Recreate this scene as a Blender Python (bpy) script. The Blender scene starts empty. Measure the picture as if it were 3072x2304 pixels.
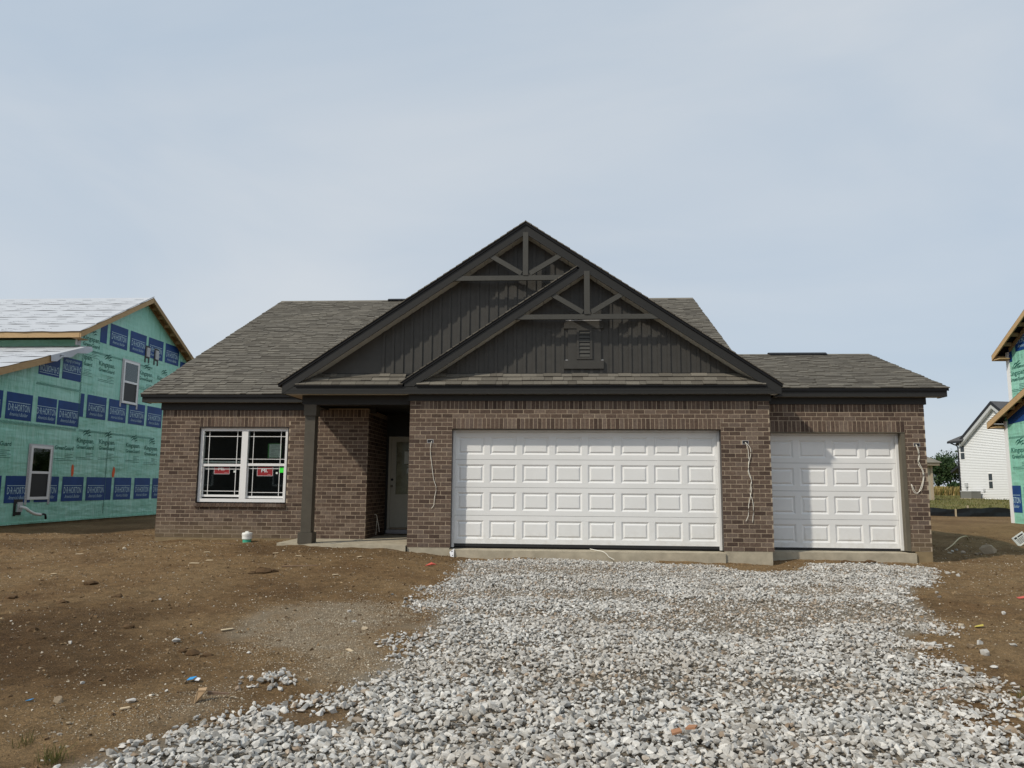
import bpy, bmesh, math, random
import numpy as np
from mathutils import Vector, Matrix, Euler
R = math.radians
random.seed(7); rng = np.random.default_rng(7)
scene = bpy.context.scene
COL = scene.collection

# ------------------------------------------------------------------ camera
cam = bpy.data.cameras.new("camera"); camo = bpy.data.objects.new("camera", cam); COL.objects.link(camo)
scene.camera = camo
cam.sensor_width = 36.0; cam.lens = 2283.3 / 3072 * 36.0; cam.clip_start = 0.1; cam.clip_end = 6000
_yaw, _pit, _rol = 0.0646, 0.1314, 0.0075
_f = Vector((-math.sin(_yaw)*math.cos(_pit), math.cos(_yaw)*math.cos(_pit), math.sin(_pit)))
_r = Vector((math.cos(_yaw), math.sin(_yaw), 0)); _u = _r.cross(_f)
_r2 = math.cos(_rol)*_r + math.sin(_rol)*_u; _u2 = -math.sin(_rol)*_r + math.cos(_rol)*_u
_m = Matrix((_r2, _u2, -_f)).transposed().to_4x4(); _m.translation = (2.8305, -14.0997, 1.1529)
camo.matrix_world = _m

# ------------------------------------------------------------------ light
SUN = Vector((-1.30, -1.0, 1.48)).normalized()
world = bpy.data.worlds.new("World"); scene.world = world; world.use_nodes = True
nt = world.node_tree; N = nt.nodes; L = nt.links
for n in list(N): N.remove(n)
out = N.new("ShaderNodeOutputWorld"); bg = N.new("ShaderNodeBackground"); bg.inputs[1].default_value = 0.1
sky = N.new("ShaderNodeTexSky"); sky.sky_type = 'NISHITA'; sky.sun_disc = False
sky.sun_elevation = math.asin(SUN.z); sky.sun_rotation = math.atan2(SUN.x, SUN.y) % (2*math.pi)
sky.air_density = 1.0; sky.dust_density = 1.5; sky.ozone_density = 1.5
tc = N.new("ShaderNodeTexCoord"); mp = N.new("ShaderNodeMapping"); mp.inputs['Scale'].default_value = (1.0, 1.6, 3.2); mp.inputs['Rotation'].default_value = (0.0, 0.5, 0.4)
no = N.new("ShaderNodeTexNoise"); no.inputs['Scale'].default_value = 1.3; no.inputs['Detail'].default_value = 5; no.inputs['Roughness'].default_value = 0.5; no.inputs['Distortion'].default_value = 0.4
rmp = N.new("ShaderNodeValToRGB"); rmp.color_ramp.elements[0].position = .34; rmp.color_ramp.elements[1].position = .72
rmp.color_ramp.elements[0].color = (4.45, 5.3, 6.25, 1); rmp.color_ramp.elements[1].color = (6.0, 6.4, 6.8, 1)
mx = N.new("ShaderNodeMix"); mx.data_type = 'RGBA'; mx.inputs[0].default_value = 0.88
L.new(tc.outputs['Generated'], mp.inputs[0]); L.new(mp.outputs[0], no.inputs['Vector']); L.new(no.outputs[0], rmp.inputs[0])
L.new(sky.outputs[0], mx.inputs[6]); L.new(rmp.outputs[0], mx.inputs[7]); L.new(mx.outputs[2], bg.inputs[0]); L.new(bg.outputs[0], out.inputs[0])
sun = bpy.data.lights.new("sun", 'SUN'); sun.energy = 2.5; sun.angle = R(1.6); sun.color = (1.0, .925, .80)
suno = bpy.data.objects.new("sun", sun); COL.objects.link(suno); suno.location = (-20, -20, 30)
suno.rotation_euler = SUN.to_track_quat('Z', 'Y').to_euler()
vs = scene.view_settings; vs.view_transform = 'Standard'; vs.look = 'None'; vs.exposure = 0.18; vs.gamma = 1.0; vs.use_curve_mapping = False

# ------------------------------------------------------------------ materials
def newmat(name):
    m = bpy.data.materials.new(name); m.use_nodes = True
    return m, m.node_tree.nodes, m.node_tree.links, m.node_tree.nodes['Principled BSDF']
def ramp(N, stops, interp='LINEAR'):
    r = N.new("ShaderNodeValToRGB"); r.color_ramp.interpolation = interp
    e = r.color_ramp.elements
    while len(e) < len(stops): e.new(.5)
    for i, (p, c) in enumerate(stops):
        e[i].position = p; e[i].color = (*c, 1) if len(c) == 3 else c
    return r
def noise(N, L, scale, detail=4, rough=.55, vec=None, scl=None):
    n = N.new("ShaderNodeTexNoise"); n.inputs['Scale'].default_value = scale; n.inputs['Detail'].default_value = detail; n.inputs['Roughness'].default_value = rough
    g = N.new("ShaderNodeNewGeometry")
    src = g.outputs['Position']
    if scl:
        mpn = N.new("ShaderNodeMapping"); mpn.inputs['Scale'].default_value = scl; L.new(src, mpn.inputs[0]); src = mpn.outputs[0]
    L.new(src, n.inputs['Vector']); return n.outputs[0]
def mixc(N, L, fac, a, b, blend='MIX'):
    x = N.new("ShaderNodeMix"); x.data_type = 'RGBA'; x.blend_type = blend
    for i, v in ((0, fac), (6, a), (7, b)):
        if isinstance(v, (int, float)): x.inputs[i].default_value = v
        elif isinstance(v, tuple): x.inputs[i].default_value = (*v, 1)
        else: L.new(v, x.inputs[i])
    return x.outputs[2]
def math_(N, L, op, a, b=None, clamp=False):
    x = N.new("ShaderNodeMath"); x.operation = op; x.use_clamp = clamp
    for i, v in ((0, a), (1, b)):
        if v is None: continue
        if isinstance(v, (int, float)): x.inputs[i].default_value = v
        else: L.new(v, x.inputs[i])
    return x.outputs[0]
def bump(N, L, P, h, strength, dist):
    b = N.new("ShaderNodeBump"); b.inputs['Strength'].default_value = strength; b.inputs['Distance'].default_value = dist
    L.new(h, b.inputs['Height']); L.new(b.outputs[0], P.inputs['Normal'])
def rnd(N, L):
    a = N.new("ShaderNodeAttribute"); a.attribute_name = 'tint'; o = N.new("ShaderNodeObjectInfo")
    return math_(N, L, 'FRACT', math_(N, L, 'ADD', a.outputs['Fac'], o.outputs['Random']))
def plain(name, col, rough=.6, var=.12, scale=6.0, bmp=0.0, spec=.5, metal=0.0, scl=None):
    m, N, L, P = newmat(name)
    n = noise(N, L, scale, 5, .6, scl=scl)
    r = ramp(N, [(.25, tuple(c*(1-var) for c in col)), (.75, tuple(min(1, c*(1+var)) for c in col))])
    L.new(n, r.inputs[0]); L.new(r.outputs[0], P.inputs['Base Color'])
    P.inputs['Roughness'].default_value = rough; P.inputs['Specular IOR Level'].default_value = spec; P.inputs['Metallic'].default_value = metal
    if bmp: bump(N, L, P, noise(N, L, scale*9, 4, .6, scl=scl), bmp, .004)
    return m
def mud_mask(N, L):
    g = N.new("ShaderNodeNewGeometry"); s = N.new("ShaderNodeSeparateXYZ"); L.new(g.outputs['Position'], s.inputs[0])
    x, z = s.outputs['X'], s.outputs['Z']
    zz = math_(N, L, 'ADD', z, math_(N, L, 'MULTIPLY', noise(N, L, 3.0, 4, .6), .35))
    mz = N.new("ShaderNodeMapRange"); mz.inputs[1].default_value = .62; mz.inputs[2].default_value = .22; L.new(zz, mz.inputs[0])
    ml = N.new("ShaderNodeMapRange"); ml.inputs[1].default_value = -2.2; ml.inputs[2].default_value = -3.6; L.new(x, ml.inputs[0])
    mr = N.new("ShaderNodeMapRange"); mr.inputs[1].default_value = 9.0; mr.inputs[2].default_value = 9.3; L.new(x, mr.inputs[0])
    return math_(N, L, 'MULTIPLY', mz.outputs[0], math_(N, L, 'MAXIMUM', ml.outputs[0], mr.outputs[0]), True)
def brick_mat(name):
    m, N, L, P = newmat(name)
    r = ramp(N, [(0, (.066, .045, .036)), (.2, (.116, .082, .063)), (.42, (.146, .105, .081)), (.6, (.102, .070, .054)), (.75, (.180, .137, .108)), (.9, (.130, .097, .079)), (1, (.080, .054, .042))])
    L.new(rnd(N, L), r.inputs[0])
    n = noise(N, L, 26, 6, .68); rn = ramp(N, [(.25, (.58, .57, .56)), (.5, (1, 1, 1)), (.78, (1.5, 1.46, 1.4))]); L.new(n, rn.inputs[0])
    c = mixc(N, L, 1.0, r.outputs[0], rn.outputs[0], 'MULTIPLY')
    sm = ramp(N, [(.66, (0, 0, 0)), (.76, (.6, .6, .6))]); L.new(noise(N, L, 15, 5, .6), sm.inputs[0])
    c = mixc(N, L, sm.outputs[0], c, (.30, .245, .19))
    c = mixc(N, L, math_(N, L, 'MULTIPLY', mud_mask(N, L), .55), c, (.19, .145, .082))
    L.new(c, P.inputs['Base Color']); P.inputs['Roughness'].default_value = .92; P.inputs['Specular IOR Level'].default_value = .2
    bump(N, L, P, noise(N, L, 130, 5, .7), .6, .003); return m
def shingle_mat(name):
    m, N, L, P = newmat(name)
    r = ramp(N, [(0, (.105, .095, .080)), (.22, (.150, .138, .116)), (.45, (.178, .164, .139)), (.62, (.125, .114, .096)), (.82, (.198, .182, .153)), (1, (.118, .108, .091))])
    L.new(rnd(N, L), r.inputs[0])
    n = noise(N, L, 120, 3, .7); rn = ramp(N, [(.3, (.62, .62, .62)), (.7, (1.32, 1.32, 1.32))]); L.new(n, rn.inputs[0])
    n2 = noise(N, L, 1.1, 3, .6); r2 = ramp(N, [(.3, (.9, .9, .9)), (.7, (1.08, 1.07, 1.05))]); L.new(n2, r2.inputs[0])
    c = mixc(N, L, 1.0, mixc(N, L, 1.0, r.outputs[0], rn.outputs[0], 'MULTIPLY'), r2.outputs[0], 'MULTIPLY')
    L.new(c, P.inputs['Base Color']); P.inputs['Roughness'].default_value = .95; P.inputs['Specular IOR Level'].default_value = .15
    bump(N, L, P, n, .5, .004); return m
def stone_mat(name, stops, dirt=.35):
    m, N, L, P = newmat(name)
    r = ramp(N, stops); L.new(rnd(N, L), r.inputs[0])
    n = noise(N, L, 55, 5, .7); rn = ramp(N, [(.25, (.7, .69, .67)), (.75, (1.22, 1.22, 1.22))]); L.new(n, rn.inputs[0])
    c = mixc(N, L, 1.0, r.outputs[0], rn.outputs[0], 'MULTIPLY')
    d = ramp(N, [(.46, (0, 0, 0)), (.70, (dirt, dirt, dirt))]); L.new(noise(N, L, 1.1, 6, .7), d.inputs[0])
    c = mixc(N, L, d.outputs[0], c, (.26, .20, .135))
    L.new(c, P.inputs['Base Color']); P.inputs['Roughness'].default_value = .9; P.inputs['Specular IOR Level'].default_value = .25
    bump(N, L, P, n, .35, .004); return m
def wood_mat(name, a, b):
    m, N, L, P = newmat(name)
    n = noise(N, L, 7, 5, .6, scl=(1, 1, 9)); r = ramp(N, [(.3, a), (.7, b)]); L.new(n, r.inputs[0])
    k = ramp(N, [(.70, (0, 0, 0)), (.76, (.7, .7, .7))]); L.new(noise(N, L, 4, 2, .5), k.inputs[0])
    L.new(mixc(N, L, k.outputs[0], r.outputs[0], (.12, .06, .025)), P.inputs['Base Color']); P.inputs['Roughness'].default_value = .75
    return m
def wrap_mat(name, a, b):
    m, N, L, P = newmat(name)
    n = noise(N, L, .8, 4, .6); r = ramp(N, [(.3, a), (.7, b)]); L.new(n, r.inputs[0]); L.new(r.outputs[0], P.inputs['Base Color'])
    P.inputs['Roughness'].default_value = .38; P.inputs['Specular IOR Level'].default_value = .5
    f1 = noise(N, L, 2.6, 2, .5, scl=(1, 2.4, .45)); f2 = noise(N, L, 2.2, 2, .5, scl=(1, .4, 2.0)); f3 = noise(N, L, 11, 2, .5, scl=(1, 1.6, .8))
    bump(N, L, P, math_(N, L, 'ADD', math_(N, L, 'ADD', f1, math_(N, L, 'MULTIPLY', f2, .8)), math_(N, L, 'MULTIPLY', f3, .12)), .55, .10); return m
def glass_mat(name, tint=(.93, .97, .95)):
    m, N, L, P = newmat(name); N.remove(P)
    o = [n for n in N if n.type == 'OUTPUT_MATERIAL'][0]
    t = N.new("ShaderNodeBsdfTransparent"); t.inputs[0].default_value = (*tint, 1)
    g = N.new("ShaderNodeBsdfGlossy"); g.inputs['Roughness'].default_value = .02; g.inputs[0].default_value = (.9, .95, .93, 1)
    fr = N.new("ShaderNodeFresnel"); fr.inputs[0].default_value = 1.55
    x = N.new("ShaderNodeMixShader"); L.new(math_(N, L, 'MULTIPLY', fr.outputs[0], 1.5, True), x.inputs[0]); L.new(t.outputs[0], x.inputs[1]); L.new(g.outputs[0], x.inputs[2]); L.new(x.outputs[0], o.inputs[0])
    return m
def leaf_mat(name, stops):
    m, N, L, P = newmat(name)
    r = ramp(N, stops); L.new(rnd(N, L), r.inputs[0]); L.new(r.outputs[0], P.inputs['Base Color'])
    P.inputs['Roughness'].default_value = .7; P.inputs['Specular IOR Level'].default_value = .2; return m
def ground_mat():
    m, N, L, P = newmat("dirt")
    def at(n):
        a = N.new("ShaderNodeAttribute"); a.attribute_name = n; return a.outputs['Fac']
    n1 = noise(N, L, .55, 6, .62); n2 = noise(N, L, 7, 6, .7); n3 = noise(N, L, 55, 5, .75)
    r1 = ramp(N, [(.30, (.145, .088, .044)), (.48, (.212, .138, .070)), (.62, (.250, .170, .090)), (.78, (.190, .122, .062))]); L.new(n1, r1.inputs[0])
    r2 = ramp(N, [(.25, (.55, .53, .50)), (.5, (1, 1, 1)), (.75, (1.3, 1.28, 1.24))]); L.new(n2, r2.inputs[0])
    r3 = ramp(N, [(.28, (.36, .34, .31)), (.46, (.92, .92, .92)), (.62, (1.25, 1.22, 1.18)), (.74, (2.2, 2.2, 2.15))]); L.new(n3, r3.inputs[0])
    c = mixc(N, L, 1.0, mixc(N, L, 1.0, r1.outputs[0], r2.outputs[0], 'MULTIPLY'), r3.outputs[0], 'MULTIPLY')
    c = mixc(N, L, math_(N, L, 'MULTIPLY', at('dark_soil'), .85), c, mixc(N, L, 1.0, c, (.42, .38, .36), 'MULTIPLY'))
    n4 = noise(N, L, 170, 3, .7); r4 = ramp(N, [(.3, (.5, .48, .46)), (.5, (1, 1, 1)), (.7, (1.5, 1.48, 1.42))]); L.new(n4, r4.inputs[0]); c = mixc(N, L, 1.0, c, r4.outputs[0], 'MULTIPLY')
    gd = mixc(N, L, n3, (.13, .095, .055), (.50, .44, .34))
    c = mixc(N, L, math_(N, L, 'MULTIPLY', at('grit'), .6), c, gd)
    c = mixc(N, L, math_(N, L, 'MULTIPLY', at('gravel'), .75), c, mixc(N, L, n2, (.22, .185, .14), (.40, .37, .31)))
    gr = ramp(N, [(.3, (.095, .10, .028)), (.5, (.155, .145, .048)), (.66, (.22, .18, .08)), (.8, (.24, .18, .10))]); L.new(noise(N, L, .45, 6, .7), gr.inputs[0])
    gg = mixc(N, L, 1.0, gr.outputs[0], r2.outputs[0], 'MULTIPLY')
    c = mixc(N, L, at('grass'), c, gg)
    L.new(c, P.inputs['Base Color']); P.inputs['Roughness'].default_value = .97; P.inputs['Specular IOR Level'].default_value = .12
    h = math_(N, L, 'ADD', math_(N, L, 'MULTIPLY', n2, 1.0), math_(N, L, 'MULTIPLY', n3, .45))
    bump(N, L, P, h, 1.0, .06); return m

M = {}
M['brick'] = brick_mat("brick")
M['mortar'] = plain("mortar", (.40, .325, .24), .95, .28, 9, .4, .1)
M['shingle'] = shingle_mat("shingle")
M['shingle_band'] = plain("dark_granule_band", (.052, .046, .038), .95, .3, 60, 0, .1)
M['trim'] = plain("dark_trim", (.024, .0235, .022), .5, .12, 9, 0, .3, scl=(1, 1, 12))
M['drip'] = plain("black_metal_edge", (.008, .008, .009), .55, .2, 9, 0, .2)
M['siding'] = plain("dark_siding", (.049, .046, .040), .5, .16, 5, .15, .4)
M['beam'] = plain("dark_beam", (.052, .050, .042), .55, .1, 7)
M['post'] = plain("brown_post", (.070, .060, .043), .6, .22, 5, .1)
M['soffit'] = plain("grey_soffit", (.50, .50, .46), .6, .06, 9)
M['soffit_raw'] = plain("tan_soffit", (.42, .34, .25), .7, .08, 9)
M['concrete'] = plain("concrete", (.40, .355, .27), .9, .22, 5, .5, .2)
M['concrete_muddy'] = plain("muddy_concrete", (.25, .19, .11), .93, .25, 4, .5, .15)
def door_mat():
    m, N, L, P = newmat("white_door")
    g = N.new("ShaderNodeNewGeometry"); sp = N.new("ShaderNodeSeparateXYZ"); L.new(g.outputs['Position'], sp.inputs[0])
    mr = N.new("ShaderNodeMapRange"); mr.inputs[1].default_value = .42; mr.inputs[2].default_value = .0; L.new(sp.outputs['Z'], mr.inputs[0])
    d = ramp(N, [(.45, (0, 0, 0)), (.75, (.5, .5, .5))]); L.new(noise(N, L, 9, 6, .7), d.inputs[0])
    n = noise(N, L, 1.3, 4, .6); r = ramp(N, [(.3, (.755, .755, .74)), (.7, (.81, .81, .80))]); L.new(n, r.inputs[0])
    c = mixc(N, L, math_(N, L, 'MULTIPLY', math_(N, L, 'MULTIPLY', mr.outputs[0], d.outputs[0]), .8), r.outputs[0], (.42, .36, .27))
    L.new(c, P.inputs['Base Color']); P.inputs['Roughness'].default_value = .5
    bump(N, L, P, noise(N, L, 30, 4, .6, scl=(1, 1, 14)), .18, .002); return m
M['door_white'] = door_mat()
M['vinyl'] = plain("white_vinyl", (.82, .82, .81), .35, .02, 5)
M['jamb'] = plain("dark_bronze_wrap", (.030, .022, .017), .45, .2, 6)
M['jamb_mud'] = plain("muddy_jamb", (.12, .105, .075), .7, .3, 5, scl=(1, 1, .3))
M['rubber'] = plain("black_rubber", (.012, .012, .012), .6, .2, 9)
M['black'] = plain("black_tape", (.010, .010, .011), .5, .2, 9)
M['glass'] = glass_mat("window_glass")
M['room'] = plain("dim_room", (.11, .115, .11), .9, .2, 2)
M['entry'] = plain("entry_door_paint", (.46, .44, .36), .5, .05, 4)
M['wire'] = plain("white_cable", (.78, .75, .66), .5, .04, 9)
M['grey_metal'] = plain("grey_metal", (.36, .35, .36), .5, .1, 20)
M['red'] = plain("red_sticker", (.28, .014, .018), .45, .06, 20)
M['white_ink'] = plain("white_ink", (.75, .76, .78), .6, .03, 9)
M['green_tag'] = plain("green_tag", (.05, .85, .06), .5, .05, 30)
M['paper'] = plain("paper", (.70, .74, .70), .7, .08, 40)
M['green_edge'] = plain("green_sheet_edge", (.10, .30, .09), .6, .1, 20)
M['ink'] = plain("grey_ink", (.25, .27, .26), .8, .1, 20)
M['pvc_green'] = plain("green_pvc", (.06, .40, .27), .45, .12, 12)
M['white_pvc'] = plain("white_pvc", (.80, .80, .76), .4, .04, 12)
M['knob'] = plain("brass_knob", (.20, .17, .12), .35, .1, 9, metal=.8)
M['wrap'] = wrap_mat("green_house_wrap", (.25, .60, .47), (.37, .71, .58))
M['wrap_sun'] = wrap_mat("green_house_wrap_sun_toned", (.22, .53, .40), (.29, .60, .47))
M['blue'] = plain("blue_wrap_print", (.005, .050, .205), .5, .25, 1.5, 0, .3)
M['pale_print'] = plain("pale_print", (.42, .60, .66), .6, .1, 9)
M['green_ink'] = plain("dark_green_ink", (.008, .115, .082), .6, .12, 9)
M['under'] = plain("grey_underlayment", (.50, .52, .55), .55, .06, 1.2, .25)
M['under_ink'] = plain("underlayment_ink", (.12, .125, .14), .7, .1, 9)
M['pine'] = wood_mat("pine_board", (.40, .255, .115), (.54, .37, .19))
M['pine_dark'] = wood_mat("pine_shade_toned", (.30, .19, .085), (.40, .27, .13))  # darker copy of the pine board, shade mixed into its colour
M['orange'] = plain("orange_paint", (.80, .13, .03), .7, .25, 14)
M['flange'] = plain("flange_tape", (.50, .51, .51), .5, .08, 20)
M['white_siding'] = plain("white_siding", (.78, .79, .79), .5, .02, 4)
M['far_roof'] = plain("far_shingle", (.085, .085, .088), .9, .15, 2)
M['tan_roof'] = plain("tan_shingle", (.20, .185, .15), .9, .15, 3)
M['tan_wall'] = plain("tan_siding", (.42, .38, .30), .8, .06, 3)
M['black_trim'] = plain("black_fascia", (.014, .014, .017), .4, .1, 5)
M['dark_glass'] = plain("far_window_glass", (.035, .045, .05), .1, .3, 3)
M['condenser'] = plain("grey_condenser", (.18, .18, .165), .5, .12, 20, scl=(8, 8, 1))
M['silt'] = plain("black_silt_fabric", (.010, .013, .018), .55, .4, 6)
M['stake'] = wood_mat("wood_stake", (.45, .36, .24), (.58, .48, .34))
M['stone'] = stone_mat("limestone", [(0, (.26, .25, .23)), (.16, (.41, .40, .375)), (.5, (.53, .515, .485)), (.78, (.64, .625, .59)), (.86, (.70, .68, .64)), (.90, (.30, .235, .17)), (.96, (.44, .37, .30)), (1, (.25, .185, .13))])
M['pebble'] = stone_mat("pale_pebble", [(0, (.20, .15, .10)), (.4, (.36, .29, .20)), (.75, (.52, .46, .36)), (1, (.70, .66, .58))], .5)
M['grit'] = stone_mat("grey_grit", [(0, (.24, .19, .13)), (.5, (.40, .33, .24)), (1, (.60, .53, .42))], .3)
M['crumb'] = stone_mat("soil_crumb", [(0, (.085, .050, .026)), (.45, (.16, .102, .052)), (.8, (.25, .172, .094)), (1, (.34, .25, .15))], .0)
M['clod'] = plain("dirt_clod", (.105, .066, .036), .97, .3, 25, .8, .1)
M['card'] = plain("cardboard", (.42, .28, .155), .85, .08, 14)
M['blue_litter'] = plain("blue_plastic", (.02, .28, .62), .4, .1, 20)
M['yellow'] = plain("yellow_scrap", (.55, .45, .08), .7, .1, 20)
M['red_scrap'] = plain("red_scrap", (.55, .10, .07), .7, .15, 20)
M['shard'] = plain("orange_shard", (.34, .17, .09), .85, .15, 20)
M['chip'] = wood_mat("wood_chip", (.48, .38, .24), (.62, .50, .34))
M['old_stick'] = plain("old_stick", (.20, .13, .085), .9, .2, 20)
M['leaf'] = leaf_mat("tree_leaf", [(0, (.018, .038, .014)), (.5, (.034, .066, .022)), (1, (.065, .100, .036))])
M['bark'] = plain("bark", (.06, .045, .032), .9, .2, 4)
M['corn'] = leaf_mat("corn_leaf", [(0, (.20, .17, .05)), (.45, (.38, .27, .11)), (.8, (.30, .24, .09)), (1, (.13, .15, .04))])
M['blade'] = leaf_mat("grass_blade", [(0, (.06, .075, .018)), (.5, (.11, .115, .030)), (1, (.20, .16, .06))])
M['dirt'] = ground_mat()

# ------------------------------------------------------------------ mesh helpers
class MB:
    def __init__(s): s.v = []; s.f = []; s.t = []; s.mi = []
    def quad(s, *p, t=0.0, mi=0):
        b = len(s.v); s.v.extend([tuple(q) for q in p]); s.f.append(tuple(range(b, b+len(p)))); s.t.append(t); s.mi.append(mi); return s
    def hexa(s, p, t=0.0, mi=0):
        b = len(s.v); s.v.extend([tuple(q) for q in p])
        for f in ((0,3,2,1),(4,5,6,7),(0,1,5,4),(1,2,6,5),(2,3,7,6),(3,0,4,7)):
            s.f.append(tuple(b+i for i in f)); s.t.append(t); s.mi.append(mi)
        return s
    def box(s, x0, x1, y0, y1, z0, z1, t=0.0, mi=0):
        return s.hexa([(x0,y0,z0),(x1,y0,z0),(x1,y1,z0),(x0,y1,z0),(x0,y0,z1),(x1,y0,z1),(x1,y1,z1),(x0,y1,z1)], t, mi)
    def prism(s, poly, d, t=0.0, mi=0):
        """poly: planar list of 3d points, extruded by vector d"""
        n = len(poly); d = Vector(d); b = len(s.v)
        s.v.extend([tuple(p) for p in poly]); s.v.extend([tuple(Vector(p)+d) for p in poly])
        s.f.append(tuple(range(b, b+n))); s.f.append(tuple(range(b+2*n-1, b+n-1, -1)))
        for i in range(n):
            j = (i+1) % n; s.f.append((b+i, b+n+i, b+n+j, b+j))
        s.t += [t]*(n+2); s.mi += [mi]*(n+2); return s
    def tube(s, path, r, n=6, t=0.0, mi=0, r1=None):
        b = len(s.v); path = [Vector(p) for p in path]; k = len(path)
        for i, p in enumerate(path):
            d = (path[min(i+1, k-1)] - path[max(i-1, 0)]).normalized()
            a = d.cross(Vector((0, 0, 1)));
            if a.length < .05: a = d.cross(Vector((1, 0, 0)))
            a.normalize(); c = d.cross(a)
            rr = r if r1 is None else r + (r1-r)*i/(k-1)
            for j in range(n):
                an = 2*math.pi*j/n; s.v.append(tuple(p + a*rr*math.cos(an) + c*rr*math.sin(an)))
        for i in range(k-1):
            for j in range(n):
                j2 = (j+1) % n; s.f.append((b+i*n+j, b+i*n+j2, b+(i+1)*n+j2, b+(i+1)*n+j)); s.t.append(t); s.mi.append(mi)
        s.f.append(tuple(b+j for j in range(n-1, -1, -1))); s.f.append(tuple(b+(k-1)*n+j for j in range(n))); s.t += [t, t]; s.mi += [mi, mi]
        return s
    def lathe(s, c, prof, n=20, t=0.0, mi=0):
        b = len(s.v)
        for r, z in prof:
            for j in range(n):
                an = 2*math.pi*j/n; s.v.append((c[0]+r*math.cos(an), c[1]+r*math.sin(an), c[2]+z))
        k = len(prof)
        for i in range(k-1):
            for j in range(n):
                j2 = (j+1) % n; s.f.append((b+i*n+j, b+i*n+j2, b+(i+1)*n+j2, b+(i+1)*n+j)); s.t.append(t); s.mi.append(mi)
        s.f.append(tuple(b+j for j in range(n-1, -1, -1))); s.f.append(tuple(b+(k-1)*n+j for j in range(n))); s.t += [t, t]; s.mi += [mi, mi]
        return s
    def mesh(s, name, mats):
        me = bpy.data.meshes.new(name); me.from_pydata(s.v, [], s.f)
        for m in (mats if isinstance(mats, (list, tuple)) else [mats]): me.materials.append(m)
        if any(s.mi): me.polygons.foreach_set('material_index', s.mi)
        if any(s.t):
            a = me.attributes.new('tint', 'FLOAT', 'FACE'); a.data.foreach_set('value', s.t)
        bm = bmesh.new(); bm.from_mesh(me); bmesh.ops.recalc_face_normals(bm, faces=bm.faces); bm.to_mesh(me); bm.free()
        return me
    def build(s, name, mats, parent=None, smooth=False, kind=None, label=None):
        me = s.mesh(name, mats)
        if smooth: me.polygons.foreach_set('use_smooth', [True]*len(me.polygons))
        return place(name, me, parent, kind=kind, label=label)
WM = {}
def place(name, me, parent=None, mat=None, kind=None, label=None):
    o = bpy.data.objects.new(name, me); COL.objects.link(o)
    mw = mat if mat is not None else Matrix.Identity(4)
    if parent is not None:
        o.parent = parent; o.matrix_parent_inverse = WM[parent].inverted()
    o.matrix_basis = mw; WM[o] = mw
    if kind: o['kind'] = kind
    if label: o['label'] = label
    return o
def thing(name, loc, label, cat, group=None):
    e = bpy.data.objects.new(name, None); COL.objects.link(e); e.empty_display_size = .2
    e.location = loc; WM[e] = Matrix.Translation(loc); tag(e, label, cat, group); return e
def tag(o, label, cat=None, group=None, kind=None):
    o['label'] = label
    if cat: o['category'] = cat
    if group: o['group'] = group
    if kind: o['kind'] = kind
    return o
def axes(o, u, v):
    u = Vector(u); v = Vector(v); n = u.cross(v); m = Matrix((u, v, n)).transposed().to_4x4(); m.translation = o; return m
_TX = {}
def text_poly(body, h, w=None, shear=0.0, bold=0.0):
    """flat lettering: (verts2d, faces), cap height h, centred; squeezed to width w"""
    key = (body, h, w, shear, bold)
    if key in _TX: return _TX[key]
    cu = bpy.data.curves.new("lettering", 'FONT'); cu.body = body; cu.size = 1; cu.resolution_u = 2; cu.shear = shear; cu.offset = bold
    o = bpy.data.objects.new("lettering", cu); COL.objects.link(o); bpy.context.view_layer.update()
    me = bpy.data.meshes.new_from_object(o.evaluated_get(bpy.context.evaluated_depsgraph_get()))
    V = np.array([v.co[:2] for v in me.vertices]); F = [tuple(p.vertices) for p in me.polygons]
    bpy.data.objects.remove(o); bpy.data.curves.remove(cu); bpy.data.meshes.remove(me)
    cx = (V[:, 0].min()+V[:, 0].max())/2; capb = 0.0; caph = .69
    s = h/caph; V = np.c_[(V[:, 0]-cx)*s, (V[:, 1]-capb)*s - h/2]
    if w: V[:, 0] *= w/(V[:, 0].max()-V[:, 0].min())
    _TX[key] = (V, F); return V, F
def add_text(mb, tp, u, v, w, mi=0, flip=False):
    V, F = tp; b = len(mb.v); s = -1 if flip else 1
    mb.v.extend([(u+s*p[0], v+s*p[1], w) for p in V]); mb.f.extend([tuple(b+i for i in f) for f in F]); mb.t += [0.0]*len(F); mb.mi += [mi]*len(F)

# ------------------------------------------------------------------ ground
def sm(a, b, t):
    t = np.clip((np.asarray(t, float)-a)/(b-a), 0, 1); return t*t*(3-2*t)
def gz(x, y):
    x = np.asarray(x, float); y = np.asarray(y, float)
    f = -.145+.0235*(np.clip(y, -22, -.3)+.3)
    f = f+.125*(1-sm(-.9, 1.3, x))*sm(-6.5, -.6, y)
    f = f-.012*np.clip(x, 0, 6.5)*sm(-3, 0, y)+.05*sm(6.5, 7.2, x)*sm(-1.5, 0, y)
    lw = 1-sm(-6.4, -5.4, x)
    left = lw*(.03*sm(-1, 1.6, y)-.22*sm(2.0, 4.2, y)+.05*sm(4.5, 6, y))
    rw = sm(9.3, 10.4, x)
    r = -.19+.25*sm(1, 12, y)+.04*sm(12, 16, y)+.15*sm(16, 50, y)-.2*sm(60, 100, y)
    fb = (f+left)*(1-rw)+r*rw
    k = sm(-.3, .6, y); f = f*(1-k)+fb*k
    under = (x > -5.45) & (x < 9.55) & (y > 1.5); f = np.where(under, np.minimum(f, -.12), f)
    return f
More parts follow.
